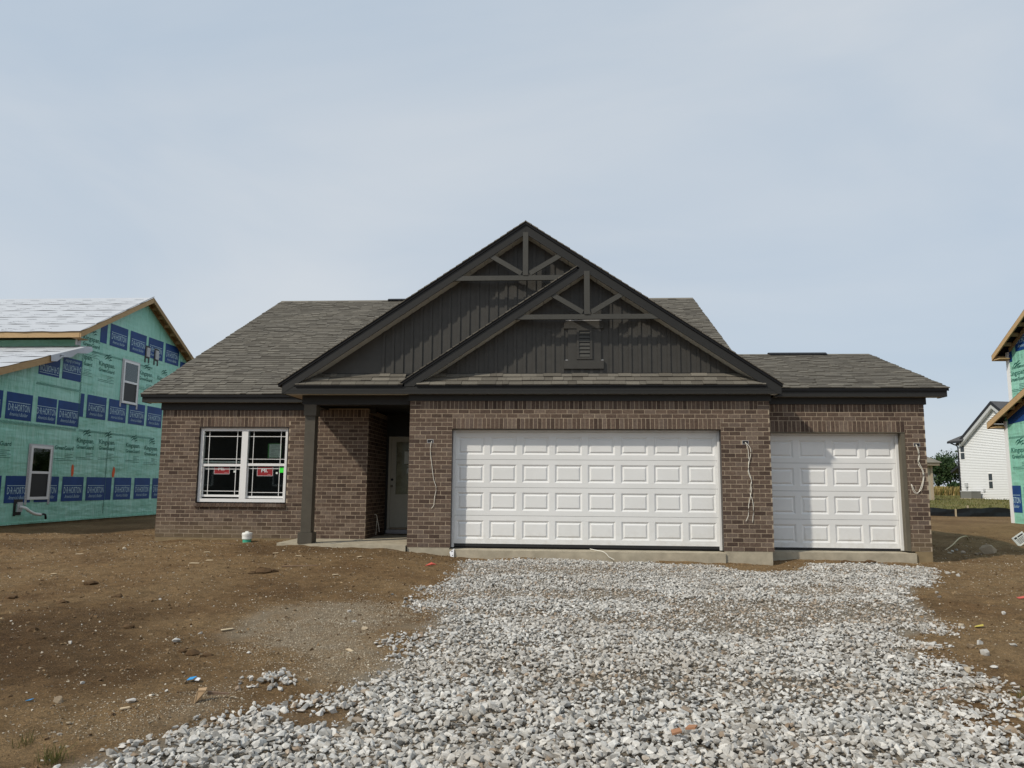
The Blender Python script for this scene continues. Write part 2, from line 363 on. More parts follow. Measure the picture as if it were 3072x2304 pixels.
def vnoise(x, y, s, seed):
    r = np.random.default_rng(seed).random((256, 256)); x = x/s; y = y/s
    i = np.floor(x).astype(int); j = np.floor(y).astype(int); u = x-i; v = y-j; u = u*u*(3-2*u); v = v*v*(3-2*v)
    a = r[i % 256, j % 256]; b = r[(i+1) % 256, j % 256]; c = r[i % 256, (j+1) % 256]; d = r[(i+1) % 256, (j+1) % 256]
    return (a*(1-u)+b*u)*(1-v)+(c*(1-u)+d*u)*v
def rough(x, y):
    return .05*(vnoise(x, y, 1.3, 1)-.5)+.038*(vnoise(x, y, .42, 2)-.5)+.026*(vnoise(x, y, .17, 3)-.5)+.014*(vnoise(x, y, .08, 4)-.5)
def gzr(x, y): return float(gz(x, y)+rough(np.array(x), np.array(y)))
def inpoly(P, x, y):
    x = np.asarray(x, float); y = np.asarray(y, float); r = np.zeros(x.shape, bool); n = len(P)
    for i in range(n):
        (x0, y0), (x1, y1) = P[i], P[(i+1) % n]
        c = (y0 > y) != (y1 > y)
        with np.errstate(divide='ignore', invalid='ignore'):
            r ^= c & (x < (x1-x0)*(y-y0)/((y1-y0) if y1 != y0 else 1e-9)+x0)
    return r
def pdist(P, x, y):
    d = np.full(np.shape(x), 1e9); n = len(P)
    for i in range(n):
        a = np.array(P[i]); b = np.array(P[(i+1) % n]); ab = b-a
        t = np.clip(((x-a[0])*ab[0]+(y-a[1])*ab[1])/max(ab@ab, 1e-9), 0, 1)
        d = np.minimum(d, np.hypot(x-a[0]-t*ab[0], y-a[1]-t*ab[1]))
    return np.where(inpoly(P, x, y), d, -d)
GRAV = [(1.17,-.75),(1.15,-2.7),(1.3,-4.29),(1.42,-5.58),(1.45,-6.35),(1.45,-7.18),(1.39,-7.75),(1.28,-8.24),(1.13,-8.56),(.94,-8.84),(.83,-9.02),(.77,-9.19),(.61,-9.31),(.46,-9.6),(.31,-9.75),(-.1,-10.1),(-1.0,-10.9),(-1.5,-12.6),
        (8.2,-12.6),(7.0,-10.3),(5.57,-9.21),(5.4,-9.11),(5.43,-8.94),(5.56,-8.65),(5.52,-8.44),(5.54,-8.28),(5.71,-8.23),(5.83,-8.37),(5.99,-7.78),(6.03,-7.45),(5.6,-7.43),(5.96,-7.01),(6.13,-6.76),(6.24,-6.25),(6.61,-5.95),(6.85,-5.32),(7.07,-4.47),(7.5,-3.25),(8.5,-1.9),(8.75,-.75),(8.1,-.3),(7.3,-.2),(6.94,-.85),(6.28,-1.4),(5.83,-1.06),(5.47,-.55),(4.17,-.32),(2.63,-.35)]
GRIT = [(-.14,-6.42),(-.24,-5.59),(-.02,-4.98),(.46,-4.68),(1.11,-5.22),(1.4,-5.77),(1.43,-6.86),(1.38,-7.7),(1.09,-8.12),(.65,-7.76),(.3,-7.22)]
GRIT2 = [(-.04,-9.18),(.12,-8.86),(.33,-8.53),(.71,-8.73),(.53,-9.13),(.23,-9.31)]
DARK_SOIL = [(-3.6,-6.9),(-2.9,-6.0),(-2.02,-5.93),(-1.07,-6.66),(-.37,-7.75),(-.07,-8.12),(-.2,-8.41),(-.54,-8.68),(-2.0,-8.8)]
NOTCH = [(.91,-9.0),(1.04,-8.74),(1.37,-8.68),(1.54,-8.95),(1.42,-9.21),(1.18,-9.26)]
def axis(lo, hi, step, far):
    a = list(np.arange(lo, hi+1e-6, step)); s = step; x = hi
    while x < far: s *= 1.35; x += s; a.append(x)
    s = step; x = lo; b = []
    while x > -far: s *= 1.35; x -= s; b.append(x)
    return np.array(b[::-1]+a)
gx = axis(-9.5, 14.0, .05, 3500); gy = axis(-11.5, 3.0, .05, 3500)
XX, YY = np.meshgrid(gx, gy, indexing='ij')
near = np.exp(-np.maximum(0, np.hypot(np.maximum(0, np.abs(XX-2)-12), np.maximum(0, np.abs(YY+3)-9)))/12)
ZZ = gz(XX, YY)+rough(XX, YY)*near+.25*(vnoise(XX, YY, 60, 9)-.5)*sm(60, 200, np.hypot(XX, YY))*0
verts = np.c_[XX.ravel(), YY.ravel(), ZZ.ravel()]
ni, nj = len(gx), len(gy)
I = np.arange(ni*nj).reshape(ni, nj); Q = np.stack([I[:-1, :-1], I[1:, :-1], I[1:, 1:], I[:-1, 1:]], -1).reshape(-1, 4)
def fastmesh(name, V, F, mats, tint=None, smooth=False):
    V = np.asarray(V, np.float32); F = np.asarray(F, np.int32); k = F.shape[1]
    me = bpy.data.meshes.new(name); me.vertices.add(len(V)); me.vertices.foreach_set('co', V.ravel())
    me.loops.add(F.size); me.loops.foreach_set('vertex_index', F.ravel())
    me.polygons.add(len(F)); me.polygons.foreach_set('loop_start', np.arange(0, F.size, k, dtype=np.int32))
    for m in (mats if isinstance(mats, list) else [mats]): me.materials.append(m)
    if tint is not None:
        a = me.attributes.new('tint', 'FLOAT', 'FACE'); a.data.foreach_set('value', np.asarray(tint, np.float32))
    me.update(calc_edges=True)
    me.polygons.foreach_set('use_smooth', np.full(len(F), smooth)); return me
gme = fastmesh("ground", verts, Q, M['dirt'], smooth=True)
def vattr(name, arr):
    a = gme.attributes.new(name, 'FLOAT', 'POINT'); a.data.foreach_set('value', np.asarray(arr, np.float32).ravel())
wob = .35*(vnoise(XX, YY, .35, 21)-.5)+.5*(vnoise(XX, YY, 1.1, 22)-.5)
vattr('gravel', sm(-.12, .12, pdist(GRAV, XX, YY)+wob*.5)*(1-.9*sm(-.1, .1, pdist(NOTCH, XX, YY))))
gmod = .45+.9*vnoise(XX, YY, .22, 71)
vattr('grit', np.clip(np.maximum(sm(-.5, .5, pdist(GRIT, XX, YY)+wob*2.2), .6*sm(-.35, .3, pdist(GRIT2, XX, YY)+wob*1.6))*gmod, 0, 1))
vattr('dark_soil', np.clip(sm(-.9, .8, pdist(DARK_SOIL, XX, YY)+wob*1.8)+.5*sm(.55, .8, vnoise(XX, YY, 2.2, 31))*(XX < 1.2), 0, 1))  # darker soil inside this outline, plus random darker patches on the left
vattr('grass', sm(17.5, 22, YY+6*(vnoise(XX, YY, 2.5, 41)-.5))*(1-sm(300, 301, np.abs(YY)*0))+sm(-30, -34, YY)*0)
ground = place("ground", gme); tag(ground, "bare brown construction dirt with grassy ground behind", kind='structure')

# ------------------------------------------------------------------ stones
def stone_template(seed, n=11, flat=.62):
    r = np.random.default_rng(seed); p = r.normal(size=(n, 3)); p /= np.linalg.norm(p, axis=1)[:, None]
    p *= r.uniform(.82, 1.1, (n, 1)); p *= np.array([1.15, .85, flat])
    bm = bmesh.new(); vs_ = [bm.verts.new(q) for q in p]
    h = bmesh.ops.convex_hull(bm, input=vs_); bmesh.ops.delete(bm, geom=[g for g in h['geom_interior'] if isinstance(g, bmesh.types.BMVert)], context='VERTS')
    bmesh.ops.triangulate(bm, faces=bm.faces); bm.verts.index_update()
    V = np.array([v.co[:] for v in bm.verts]); F = np.array([[v.index for v in f.verts] for f in bm.faces]); bm.free(); return V*.5, F
TEMPL = [stone_template(100+i, 12, .45+.05*(i % 6)) for i in range(24)]
TINY = [stone_template(200+i, 7, .6) for i in range(10)]
def scatter(x, y, z, size, templ, r, tilt=.5, tint=None):
    """numpy instancing of stone templates into one mesh"""
    n = len(x); k = r.integers(0, len(templ), n); Vs = []; Fs = []; Ts = []; off = 0
    a = r.uniform(0, 2*np.pi, n); b = r.normal(0, tilt, n); c = r.normal(0, tilt, n); tt = r.random(n) if tint is None else tint
    for ti, (V, F) in enumerate(templ):
        s = np.where(k == ti)[0]
        if not len(s): continue
        ca, sa, cb, sb, cc, sc = np.cos(a[s]), np.sin(a[s]), np.cos(b[s]), np.sin(b[s]), np.cos(c[s]), np.sin(c[s])
        Rz = np.zeros((len(s), 3, 3)); Rz[:, 0, 0] = ca; Rz[:, 0, 1] = -sa; Rz[:, 1, 0] = sa; Rz[:, 1, 1] = ca; Rz[:, 2, 2] = 1
        Rx = np.zeros((len(s), 3, 3)); Rx[:, 0, 0] = 1; Rx[:, 1, 1] = cb; Rx[:, 1, 2] = -sb; Rx[:, 2, 1] = sb; Rx[:, 2, 2] = cb
        Ry = np.zeros((len(s), 3, 3)); Ry[:, 1, 1] = 1; Ry[:, 0, 0] = cc; Ry[:, 0, 2] = sc; Ry[:, 2, 0] = -sc; Ry[:, 2, 2] = cc
        RR = Rx@Ry@Rz if False else Rz@Rx@Ry
        W = np.einsum('nij,vj->nvi', RR, V)*size[s][:, None, None]+np.stack([x[s], y[s], z[s]], -1)[:, None, :]
        nv = len(V); Vs.append(W.reshape(-1, 3)); Fs.append((F[None]+(off+np.arange(len(s))*nv)[:, None, None]).reshape(-1, 3)); Ts.append(np.repeat(tt[s], len(F))); off += len(s)*nv
    return np.concatenate(Vs), np.concatenate(Fs), np.concatenate(Ts)
r_ = np.random.default_rng(11)
sx, sy = np.meshgrid(np.arange(-2, 9.2, .036), np.arange(-12.4, -.1, .036), indexing='ij'); sx = sx.ravel(); sy = sy.ravel()
sx = sx+r_.uniform(-.02, .02, len(sx)); sy = sy+r_.uniform(-.02, .02, len(sy))
d_ = pdist(GRAV, sx, sy)+.22*(vnoise(sx, sy, .3, 51)-.5)+.5*(vnoise(sx, sy, 1.0, 52)-.5)
pr = sm(-.20, .10, d_); pr *= 1-.93*sm(-.08, .1, pdist(NOTCH, sx, sy)+.2*(vnoise(sx, sy, .25, 53)-.5))
# thinner, half-buried stone where tyres pressed it into the dirt in the middle of the drive
worn = sm(.50, .70, vnoise(sx*.7, sy*1.6, 1.1, 54))*sm(-9.0, -7.5, sy)*sm(-.8, -2.0, sy); pr *= 1-.35*worn
pr *= np.where(sy < -10.6, .5, 1.0)
keep = r_.random(len(sx)) < pr; sx, sy, worn = sx[keep], sy[keep], worn[keep]
size = r_.choice([.028, .037, .047, .058, .072], len(sx), p=[.2, .32, .28, .15, .05])*r_.uniform(.85, 1.2, len(sx))*(1-.28*worn)*(1+.12*sm(-7.8, -9.2, sy))*(1-.12*sm(-5, -2, sy))*.97
pile = .03*np.clip(vnoise(sx, sy, .8, 55), 0, 1)*sm(0, .5, pdist(GRAV, sx, sy))
gzz = gz(sx, sy)+rough(sx, sy)+pile+size*.12+r_.uniform(-.008, .014, len(sx))
tn = r_.random(len(sx))*.87; tn = np.where(r_.random(len(sx)) < .03+.42*worn, r_.uniform(.88, 1, len(sx)), tn)
V, F, T = scatter(sx, sy, gzz, size, TEMPL, r_, .38, tn)
tag(place("driveway_gravel", fastmesh("driveway_gravel", V, F, M['stone'], T)), "crushed grey limestone spread as a driveway before the garage", "gravel", kind='stuff')
# stone fines packed between the larger pieces
n = 52000; fx = r_.uniform(-2, 9.2, n); fy = r_.uniform(-11.5, -.1, n); dq = pdist(GRAV, fx, fy)+.5*(vnoise(fx, fy, 1.0, 52)-.5)
keep = (r_.random(n) < sm(-.3, .15, dq)) & (pdist(NOTCH, fx, fy) < .1); fx, fy = fx[keep], fy[keep]; fs = r_.uniform(.010, .024, len(fx))
tn = r_.random(len(fx))*.87; tn = np.where(r_.random(len(fx)) < .16, r_.uniform(.88, 1, len(fx)), tn)
V, F, T = scatter(fx, fy, gz(fx, fy)+rough(fx, fy)+.012+fs*.1, fs, TINY, r_, .5, tn)
tag(place("gravel_fines", fastmesh("gravel_fines", V, F, M['stone'], T)), "fine stone chips packed between the driveway gravel", "gravel", kind='stuff')
# small heap of the same stone on the dirt
n = 70; hx = r_.normal(.65, .10, n); hy = r_.normal(-8.22, .10, n); hs = r_.uniform(.03, .065, n)
hz = gz(hx, hy)+rough(hx, hy)+.03*np.exp(-((hx-.65)**2+(hy+8.22)**2)/.015)+hs*.15
V, F, T = scatter(hx, hy, hz, hs, TEMPL, r_, .5)
tag(place("gravel_heap", fastmesh("gravel_heap", V, F, M['stone'], T)), "small heap of pale gravel on dirt left of the driveway", "gravel", kind='stuff')
# pale pebbles and chips strewn over the dirt
n = 46000; px = r_.uniform(-9, 14, n); py = -11+14*r_.random(n)**.85; py = np.where(px > 9.9, py*1.0+4*(r_.random(n)-.2), py)
dd = pdist(GRAV, px, py); inside = (px > -5.5) & (px < 9.6) & (py > np.where(px < -2.4, 1.2, np.where(px < 0, -.12, np.where(px < 6.65, -.1, .38))))
keep = (dd < .25) & ~inside & (py < 12); px, py = px[keep], py[keep]
ps = .006+.026*r_.random(len(px))**4.5
pz = gz(px, py)+rough(px, py)*1.0+ps*.12
V, F, T = scatter(px, py, pz, ps, TINY, r_, .35)
tag(place("dirt_pebbles", fastmesh("dirt_pebbles", V, F, M['pebble'], T)), "tiny pale pebbles strewn all over the brown dirt", "pebbles", kind='stuff')
n = 52000; px = r_.uniform(-.9, 2.0, n); py = r_.uniform(-9.6, -4.3, n)
dd = np.maximum(pdist(GRIT, px, py), pdist(GRIT2, px, py))+.7*(vnoise(px, py, .4, 61)-.5)+.9*(vnoise(px, py, 1.1, 62)-.5); keep = r_.random(n) < sm(-.35, .6, dd)*.9+.06; px, py = px[keep], py[keep]
ps = r_.uniform(.006, .017, len(px)); V, F, T = scatter(px, py, gz(px, py)+rough(px, py)+ps*.15, ps, TINY, r_, .4)
tag(place("pea_gravel", fastmesh("pea_gravel", V, F, M['grit'], T)), "fine grey pea gravel patch pressed into dirt beside driveway", "gravel", kind='stuff')
# stone dust and clods
n = 44000; px = r_.uniform(-9, 14, n); py = r_.uniform(-11, 9, n)
inside = (px > -5.6) & (px < 9.7) & (py > np.where(px < -2.4, 1.15, np.where(px < 0, -.15, -.12)))
keep = (pdist(GRAV, px, py) < .1) & ~inside & ((py < 3) | (np.abs(px-2) > 8)); px, py = px[keep], py[keep]
ps = .010+.05*r_.random(len(px))**6; V, F, T = scatter(px, py, gz(px, py)+rough(px, py)+ps*.05, ps, TINY, r_, .4)
tag(place("dirt_crumbs", fastmesh("dirt_crumbs", V, F, M['crumb'], T)), "loose crumbs of brown soil scattered over the yard", "soil", kind='stuff')

# ------------------------------------------------------------------ the brick house
B, C = .2032, .0794
W, SL, SR, XL, XR = 6.627, 1.287, .483, -5.49, 9.582
house = thing("brick_house", (2.0, 4.0, 0), "new single-storey brown brick house with dark gables and white garage doors", "house")

def slab(poly3, thick, name, mat, parent=house):
    """roof slab: polygon top surface, given vertical thickness downward"""
    return MB().prism(poly3, (0, 0, -thick)).build(name, mat, parent)

# --- brickwork: walls keep their mortar body; bricks are their children
brick_me = MB().box(0, 1, 0, .035, 0, 1).mesh("brick", M['brick'])
NB = {'brick': 0, 'soldier_brick': 0, 'sill_brick': 0}
def lay(wall, bricks, kind, single, fn):
    """bricks: (u0,u1,z0,z1). fn maps (u, depth, z) to world. Singles are objects, the rest one mesh"""
    rest = MB(); made = 0
    for (u0, u1, z0, z1) in bricks:
        j = random.uniform(-.0012, .0012); du = random.uniform(-.0015, .0015); dz = random.uniform(-.001, .001)
        if single and NB[kind] < 300:
            p0 = Vector(fn(u0+du, j, z0+dz)); pu = Vector(fn(u1+du, j, z0+dz))-p0; pn = Vector(fn(u0+du, j+1, z0+dz))-p0
            m = Matrix((pu, pn, Vector((0, 0, z1-z0)))).transposed().to_4x4(); m.translation = p0
            place(kind, brick_me, wall, m); NB[kind] += 1
        else:
            a = [fn(u0+du, j, z0+dz), fn(u1+du, j, z0+dz), fn(u1+du, j+.035, z0+dz), fn(u0+du, j+.035, z0+dz)]
            rest.hexa(a+[(x, y, z+z1-z0) for x, y, z in a], t=random.random()*.999+.001); made += 1
    if made: rest.build("brickwork" if kind == 'brick' else kind+"work", M['brick'], wall, kind='stuff')
JT = .0115
def courses(u0, u1, z0, n, holes=(), first=0, lead=0.0):
    """stretcher courses between u0 and u1; holes=(a,b,za,zb) left free"""
    out = []
    for i in range(n):
        za, zb = z0+i*C+JT/2, z0+(i+1)*C-JT/2
        segs = [(u0, u1)]
        for (a, b, ha, hb) in holes:
            if zb > ha+.02 and za < hb-.02:
                new = []
                for s, e in segs:
                    if b <= s or a >= e: new.append((s, e))
                    else:
                        if a > s: new.append((s, a))
                        if b < e: new.append((b, e))
                segs = new
        off = (((i+first) % 2)*.5*B+lead) % B
        for s, e in segs:
            k = math.floor((s-u0-off)/B)-1
            while True:
                a, b = u0+off+k*B, u0+off+(k+1)*B; k += 1
                if b <= s+.012: continue
                if a >= e-.012: break
                a2, b2 = max(a, s), min(b, e)
                if b2-a2 > .03: out.append((a2+(JT/2 if a2 > s else .001), b2-(JT/2 if b2 < e else .001), za, zb))
    return out
def soldiers(u0, u1, z0, z1, pitch=.0794):
    n = max(1, round((u1-u0)/pitch)); p = (u1-u0)/n
    return [(u0+i*p+JT/2, u0+(i+1)*p-JT/2, z0+JT/2, z1-JT/2) for i in range(n)]
def front(Y): return lambda u, d, z: (u, Y+d, z)
def wallbody(rects, Y, name, d=.10):
    mb = MB()
    for (a, b, z0, z1) in rects: mb.box(a, b, Y+.0028, Y+d, z0, z1)
    return mb.build(name, M['mortar'], house)
# garage wall (closest)
OX0, OX1, OZ = .807, 5.743, 2.178
wg = wallbody([(.004, OX0-.004, 0, OZ), (OX1+.004, W-.004, 0, OZ), (.004, W-.004, OZ+.004, 2.72)], 0, "brick_wall")
boxes = [(.398, 1.945, 0.0), (6.179, 1.945, 0.0), (9.415, 1.94, SR)]
bh = [(x-.062, x+.062, z-.034, z+.034) for x, z, _ in boxes]
hole = [(OX0, OX1, -1, 30*C)] + bh[:2]
bk = courses(0, W, 0, 32, hole)
bk.sort(key=lambda b: (b[0] < 5, b[2]))
lay(wg, bk, 'brick', True, front(0.0))
lay(wg, soldiers(OX0, OX1, OZ, 30*C)+soldiers(B, W-B, 32*C, 32*C+.165), 'soldier_brick', True, front(0.0))
lay(wg, courses(0, B, 32*C, 2)+courses(W-B, W, 32*C, 2), 'brick', False, front(0.0))
# single garage wall
SX0, SX1, SZ = 6.665, 9.215, 2.17
ws = wallbody([(SX1+.004, XR-.004, 0, SZ), (W-.05, XR-.004, SZ+.004, 2.72)], SR, "brick_wall")
lay(ws, courses(W-.02, XR, 0, 32, [(SX0-.5, SX1, -1, 30*C), bh[2]], 1), 'brick', True, front(SR))
lay(ws, soldiers(W-.02, SX1, SZ, 30*C)+soldiers(W-.02, XR-.09, 32*C, 32*C+.165), 'soldier_brick', True, front(SR))
lay(ws, courses(XR-.09, XR, 32*C, 2), 'brick', False, front(SR))
# left wall with window and the porch return
ZL = .038; WX0, WX1, WZ0, WZ1 = -4.675, -2.775, .73, 2.30
wl = wallbody([(XL+.004, WX0-.004, ZL, WZ1), (WX1+.004, -1.115, ZL, WZ1), (WX0-.003, WX1+.003, ZL, WZ0-.075), (XL+.004, -1.115, WZ1+.004, 2.68)], SL, "brick_wall")
lay(wl, courses(XL, -1.11, ZL, 31, [(WX0, WX1, .66, 31*C+ZL)], 0), 'brick', True, front(SL))
lay(wl, soldiers(WX0, WX1, WZ1, 31*C+ZL)+soldiers(XL, -1.11, 31*C+ZL, 31*C+ZL+.17), 'soldier_brick', True, front(SL))
sillb = [(u0, u1, .668, .730) for (u0, u1, a, b) in soldiers(WX0-.015, WX1-.01, 0, .1)]
ms = MB()
for (u0, u1, z0, z1) in sillb:
    place('sill_brick', brick_me, wl, Matrix(((u1-u0, 0, 0, u0), (0, 3.2, 0, SL-.055), (0, 0, z1-z0, z0), (0, 0, 0, 1))))
MB().box(WX0-.012, WX1-.012, SL-.047, SL+.05, .66, .722).build("sill_mortar", M['mortar'], wl)
# porch recess side walls and back wall
def side_wall(X, y0, y1, face, z0, n, name="brick_wall"):
    w = MB().box(min(X, X-face*.1)+.0, max(X, X-face*.1), y0+.004, y1, z0, z0+n*C+.1).build(name, M['mortar'], house)
    lay(w, courses(y0+.001, y1, z0, n), 'brick', False, lambda u, d, z: (X+face*(.0025-d), u, z)); return w
side_wall(-1.11, SL+.036, 2.95, 1, ZL, 32); side_wall(0.0, .036, 2.95, -1, 0.0, 33)
side_wall(XR, SR+.036, 7.0, 1, 0.0, 33); side_wall(W, .036, SR, 1, 0.0, 33); side_wall(XL, SL+.036, 15.5, -1, ZL, 32)
MB().box(-1.2, .1, 3.04, 3.14, 0, 2.8).build("porch_back_wall", M['mortar'], house)
MB().box(XL+.1, -1.2, 15.4, 15.5, 0, 2.8).box(-1.2, 6.4, 15.3, 15.5, 0, 2.8).box(6.4, XR-.1, 6.9, 7.0, 0, 2.8).box(6.4, 6.5, 7, 15.4, 0, 2.8).build("rear_wall", M['mortar'], house)

# --- foundation
MB().box(.012, OX0-.02, -.012, .10, -.6, -.004).build("foundation_block", M['concrete'], house)
MB().box(OX1+.02, W-.035, -.012, .12, -.6, -.004).build("foundation_block", M['concrete'], house)
MB().hexa([(OX0-.016, -.05, -.6), (OX1+.016, -.05, -.6), (OX1+.016, .9, -.6), (OX0-.016, .9, -.6), (OX0-.016, -.05, -.035), (OX1+.016, -.05, -.035), (OX1+.016, .9, .012), (OX0-.016, .9, .012)]).build("garage_slab", M['concrete'], house)
MB().hexa([(6.64, SR-.05, -.6), (SX1+.06, SR-.05, -.6), (SX1+.06, 1.3, -.6), (6.64, 1.3, -.6), (6.64, SR-.05, -.035), (SX1+.06, SR-.05, -.035), (SX1+.06, 1.3, .012), (6.64, 1.3, .012)]).build("garage_slab", M['concrete'], house)
MB().box(SX1+.065, XR-.012, SR-.012, SR+.12, -.6, -.004).build("foundation_block", M['concrete_muddy'], house)
MB().box(XL+.012, -3.2, SL-.008, SL+.1, -.6, ZL-.004).build("foundation_block", M['concrete_muddy'], house)
MB().box(-3.196, -1.2, SL-.008, SL+.1, -.6, ZL-.004).build("foundation_block", M['concrete_muddy'], house)
porch = MB().hexa([(-2.5, .16, -.5), (-.012, -.06, -.5), (-.012, 3.04, -.5), (-2.5, SL-.02, -.5), (-2.5, .16, .035), (-.012, -.06, .03), (-.012, 3.04, .055), (-2.5, SL-.02, .04)])
porch = porch.build("porch_slab", M['concrete'], house)
MB().tube([(-1.46, .07, .0335), (-1.13, SL-.03, .0435)], .006, 4).build("control_joint", M['ink'], porch)

# --- trim bands, fascias, soffits
MB().box(-.03, W+.03, -.02, .09, 2.70, 2.824).build("frieze_board", M['trim'], house)
MB().box(W+.034, XR+.04, SR-.02, SR+.09, 2.69, 2.824).build("frieze_board", M['trim'], house)
MB().box(XL-.03, -2.13, SL-.02, SL+.09, 2.645, 2.80).build("frieze_board", M['trim'], house)
MB().box(-2.12, -.034, .13, .30, 2.645, 2.824).build("porch_beam", M['trim'], house)
MB().box(-2.12, -1.95, .304, SL-.022, 2.645, 2.80).build("porch_beam", M['trim'], house)
MB().box(-2.1, .1, .31, 3.0, 2.72, 2.78).build("porch_ceiling", M['trim'], house)
MB().box(-1.945, -1.0, SL+.1, SL+.2, 2.60, 2.72).build("porch_wall_cap", M['trim'], house)
# horizontal fascias (front, single garage, left)
FY = -.18
MB().box(-2.415, 6.812, FY, FY+.03, 2.815, 2.952).build("fascia", M['trim'], house)
MB().box(6.83, 9.932, SR-.18, SR-.15, 2.818, 2.940).build("fascia", M['trim'], house)
MB().box(6.83, 9.932, SR-.197, SR-.15, 2.941, 2.982).build("drip_edge", M['drip'], house)
MB().box(-5.857, -2.44, SL-.18, SL-.15, 2.794, 2.917).build("fascia", M['trim'], house)
MB().box(-5.857, -2.44, SL-.197, SL-.15, 2.918, 2.957).build("drip_edge", M['drip'], house)
for nm, a in (("fascia_groove", (-5.85, -2.45, SL-.1815, 2.844)), ("fascia_groove", (-5.85, -2.45, SL-.1815, 2.876)), ("fascia_groove", (-2.3, 6.7, FY-.0015, 2.867))):
    MB().box(a[0], a[1], a[2], a[2]+.004, a[3], a[3]+.004).build(nm, M['drip'], house)
MB().box(-2.41, 6.81, FY+.031, .15, 2.8255, 2.835).build("soffit", M['soffit'], house)
MB().box(-2.41, -2.122, .152, SL-.15, 2.8255, 2.835).build("soffit", M['soffit_raw'], house)
MB().box(6.83, 9.93, SR-.149, SR+.10, 2.8255, 2.835).build("soffit", M['soffit'], house)
MB().box(-5.855, -2.412, SL-.149, SL+.10, 2.802, 2.812).build("soffit", M['soffit'], house)
# boxed eave ends
MB().box(9.90, 9.933, SR-.149, SR+.14, 2.818, 2.975).build("eave_return", M['trim'], house)
MB().box(-5.858, -5.826, SL-.149, SL+.14, 2.794, 2.95).build("eave_return", M['trim'], house)
MB().box(6.782, 6.813, FY+.031, SR-.2, 2.815, 2.955).build("eave_return", M['trim'], house)
MB().box(-2.416, -2.385, FY+.031, SL-.21, 2.815, 2.955).build("eave_return", M['trim'], house)

# --- roofs
RX0, RX1, RY0, RYR, RZ0, RZR = -5.875, 6.81, 1.077, 8.64, 2.95, 6.76
main_roof = MB()
main_roof.prism([(RX0, RY0, RZ0), (RX1, RY0, RZ0), (RX1, RYR, RZR), (RX0, RYR, RZR)], (0, 0, -.05))
main_roof.prism([(RX0, 2*RYR-RY0, RZ0), (RX1, 2*RYR-RY0, RZ0), (RX1, RYR, RZR), (RX0, RYR, RZR)], (0, 0, -.05))
main_roof = main_roof.build("roof", M['drip'], house)
TX0, TX1, TY0, TYR, TZ0, TZR = 6.74, 9.955, .273, 3.78, 2.973, 4.195
side_roof = MB().prism([(TX0, TY0, TZ0), (TX1, TY0, TZ0), (TX1, TYR, TZR), (TX0, TYR, TZR)], (0, 0, -.05)).prism([(TX0, 2*TYR-TY0, TZ0), (TX1, 2*TYR-TY0, TZ0), (TX1, TYR, TZR), (TX0, TYR, TZR)], (0, 0, -.05)).build("roof", M['drip'], house)
GXC, GZA, GT = 2.168, 6.102, .6667          # big gable ridge
def gtop(x): return GZA-GT*abs(x-GXC)
GL, GR_ = -2.48, 6.827
gr = MB()
def roofY(z): return RY0+(z-RZ0)/((RZR-RZ0)/(RYR-RY0))
for xe in (GL, GR_):
    ze = gtop(xe); gr.prism([(xe, FY-.025, ze), (GXC, FY-.025, GZA), (GXC, roofY(GZA)+.1, GZA), (xe, roofY(ze)+.15, ze)], (0, 0, -.055))
gable_roof = gr.build("gable_roof", M['drip'], house)
FXC = 3.318; FZA = gtop(FXC)
def ftop(x): return FZA-GT*abs(x-FXC)
MB().prism([(-.145, FY-.03, ftop(-.145)), (3.14, FY-.03, ftop(3.14)), (3.14, .12, ftop(3.14)), (-.145, .12, ftop(-.145))], (0, 0, -.055)).build("gable_roof", M['drip'], house)
# gable end walls of main and side roof
MB().prism([(XL+.02, SL, 2.75), (XL+.02, 15.5, 2.75), (XL+.02, RYR, 6.4)], (.1, 0, 0)).prism([(6.4, SL, 2.75), (6.4, 15.5, 2.75), (6.4, RYR, 6.4)], (.1, 0, 0)).prism([(XR-.12, SR, 2.75), (XR-.12, 7, 2.75), (XR-.12, TYR, 3.98)], (.1, 0, 0)).build("gable_end_wall", M['siding'], house)
# rake boards on the side gables
for (x, y0, z0, yr, zr) in ((RX0+.02, RY0, RZ0, RYR, RZR), (RX1-.05, RY0, RZ0, RYR, RZR), (TX1-.06, TY0, TZ0, TYR, TZR)):
    for yy in (y0+.04, 2*yr-y0-.04):
        zz = z0+.02
        MB().prism([(x, yy, zz-.06), (x, yr, zr-.06), (x, yr, zr-.20), (x, yy, zz-.14)], (.03, 0, 0)).build("rake_board", M['trim'], house)

# shingles: every tab real, nearest 300 single objects
def tab(mb, p, U, V_, n, t=0.0):
    """one shingle tab: thick lower edge, darker granule band under the next course"""
    lo_ = [p-n*.004, p+U-n*.004, p+U+V_*1.25-n*.006, p+V_*1.25-n*.006]; up_ = [p+n*.014, p+U+n*.014, p+U+V_*1.25+n*.002, p+V_*1.25+n*.002]
    ma, mb_ = p+V_*.84+n*.006, p+U+V_*.84+n*.006
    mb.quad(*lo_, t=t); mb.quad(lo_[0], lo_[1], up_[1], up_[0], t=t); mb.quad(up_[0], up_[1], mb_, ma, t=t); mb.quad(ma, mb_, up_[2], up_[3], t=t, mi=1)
    mb.quad(lo_[1], lo_[2], up_[2], mb_, up_[1], t=t); mb.quad(lo_[3], lo_[0], up_[0], ma, up_[3], t=t)
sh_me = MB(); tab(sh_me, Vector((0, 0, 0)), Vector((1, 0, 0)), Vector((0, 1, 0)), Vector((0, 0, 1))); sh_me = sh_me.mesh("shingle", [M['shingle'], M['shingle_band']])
NS = [0]
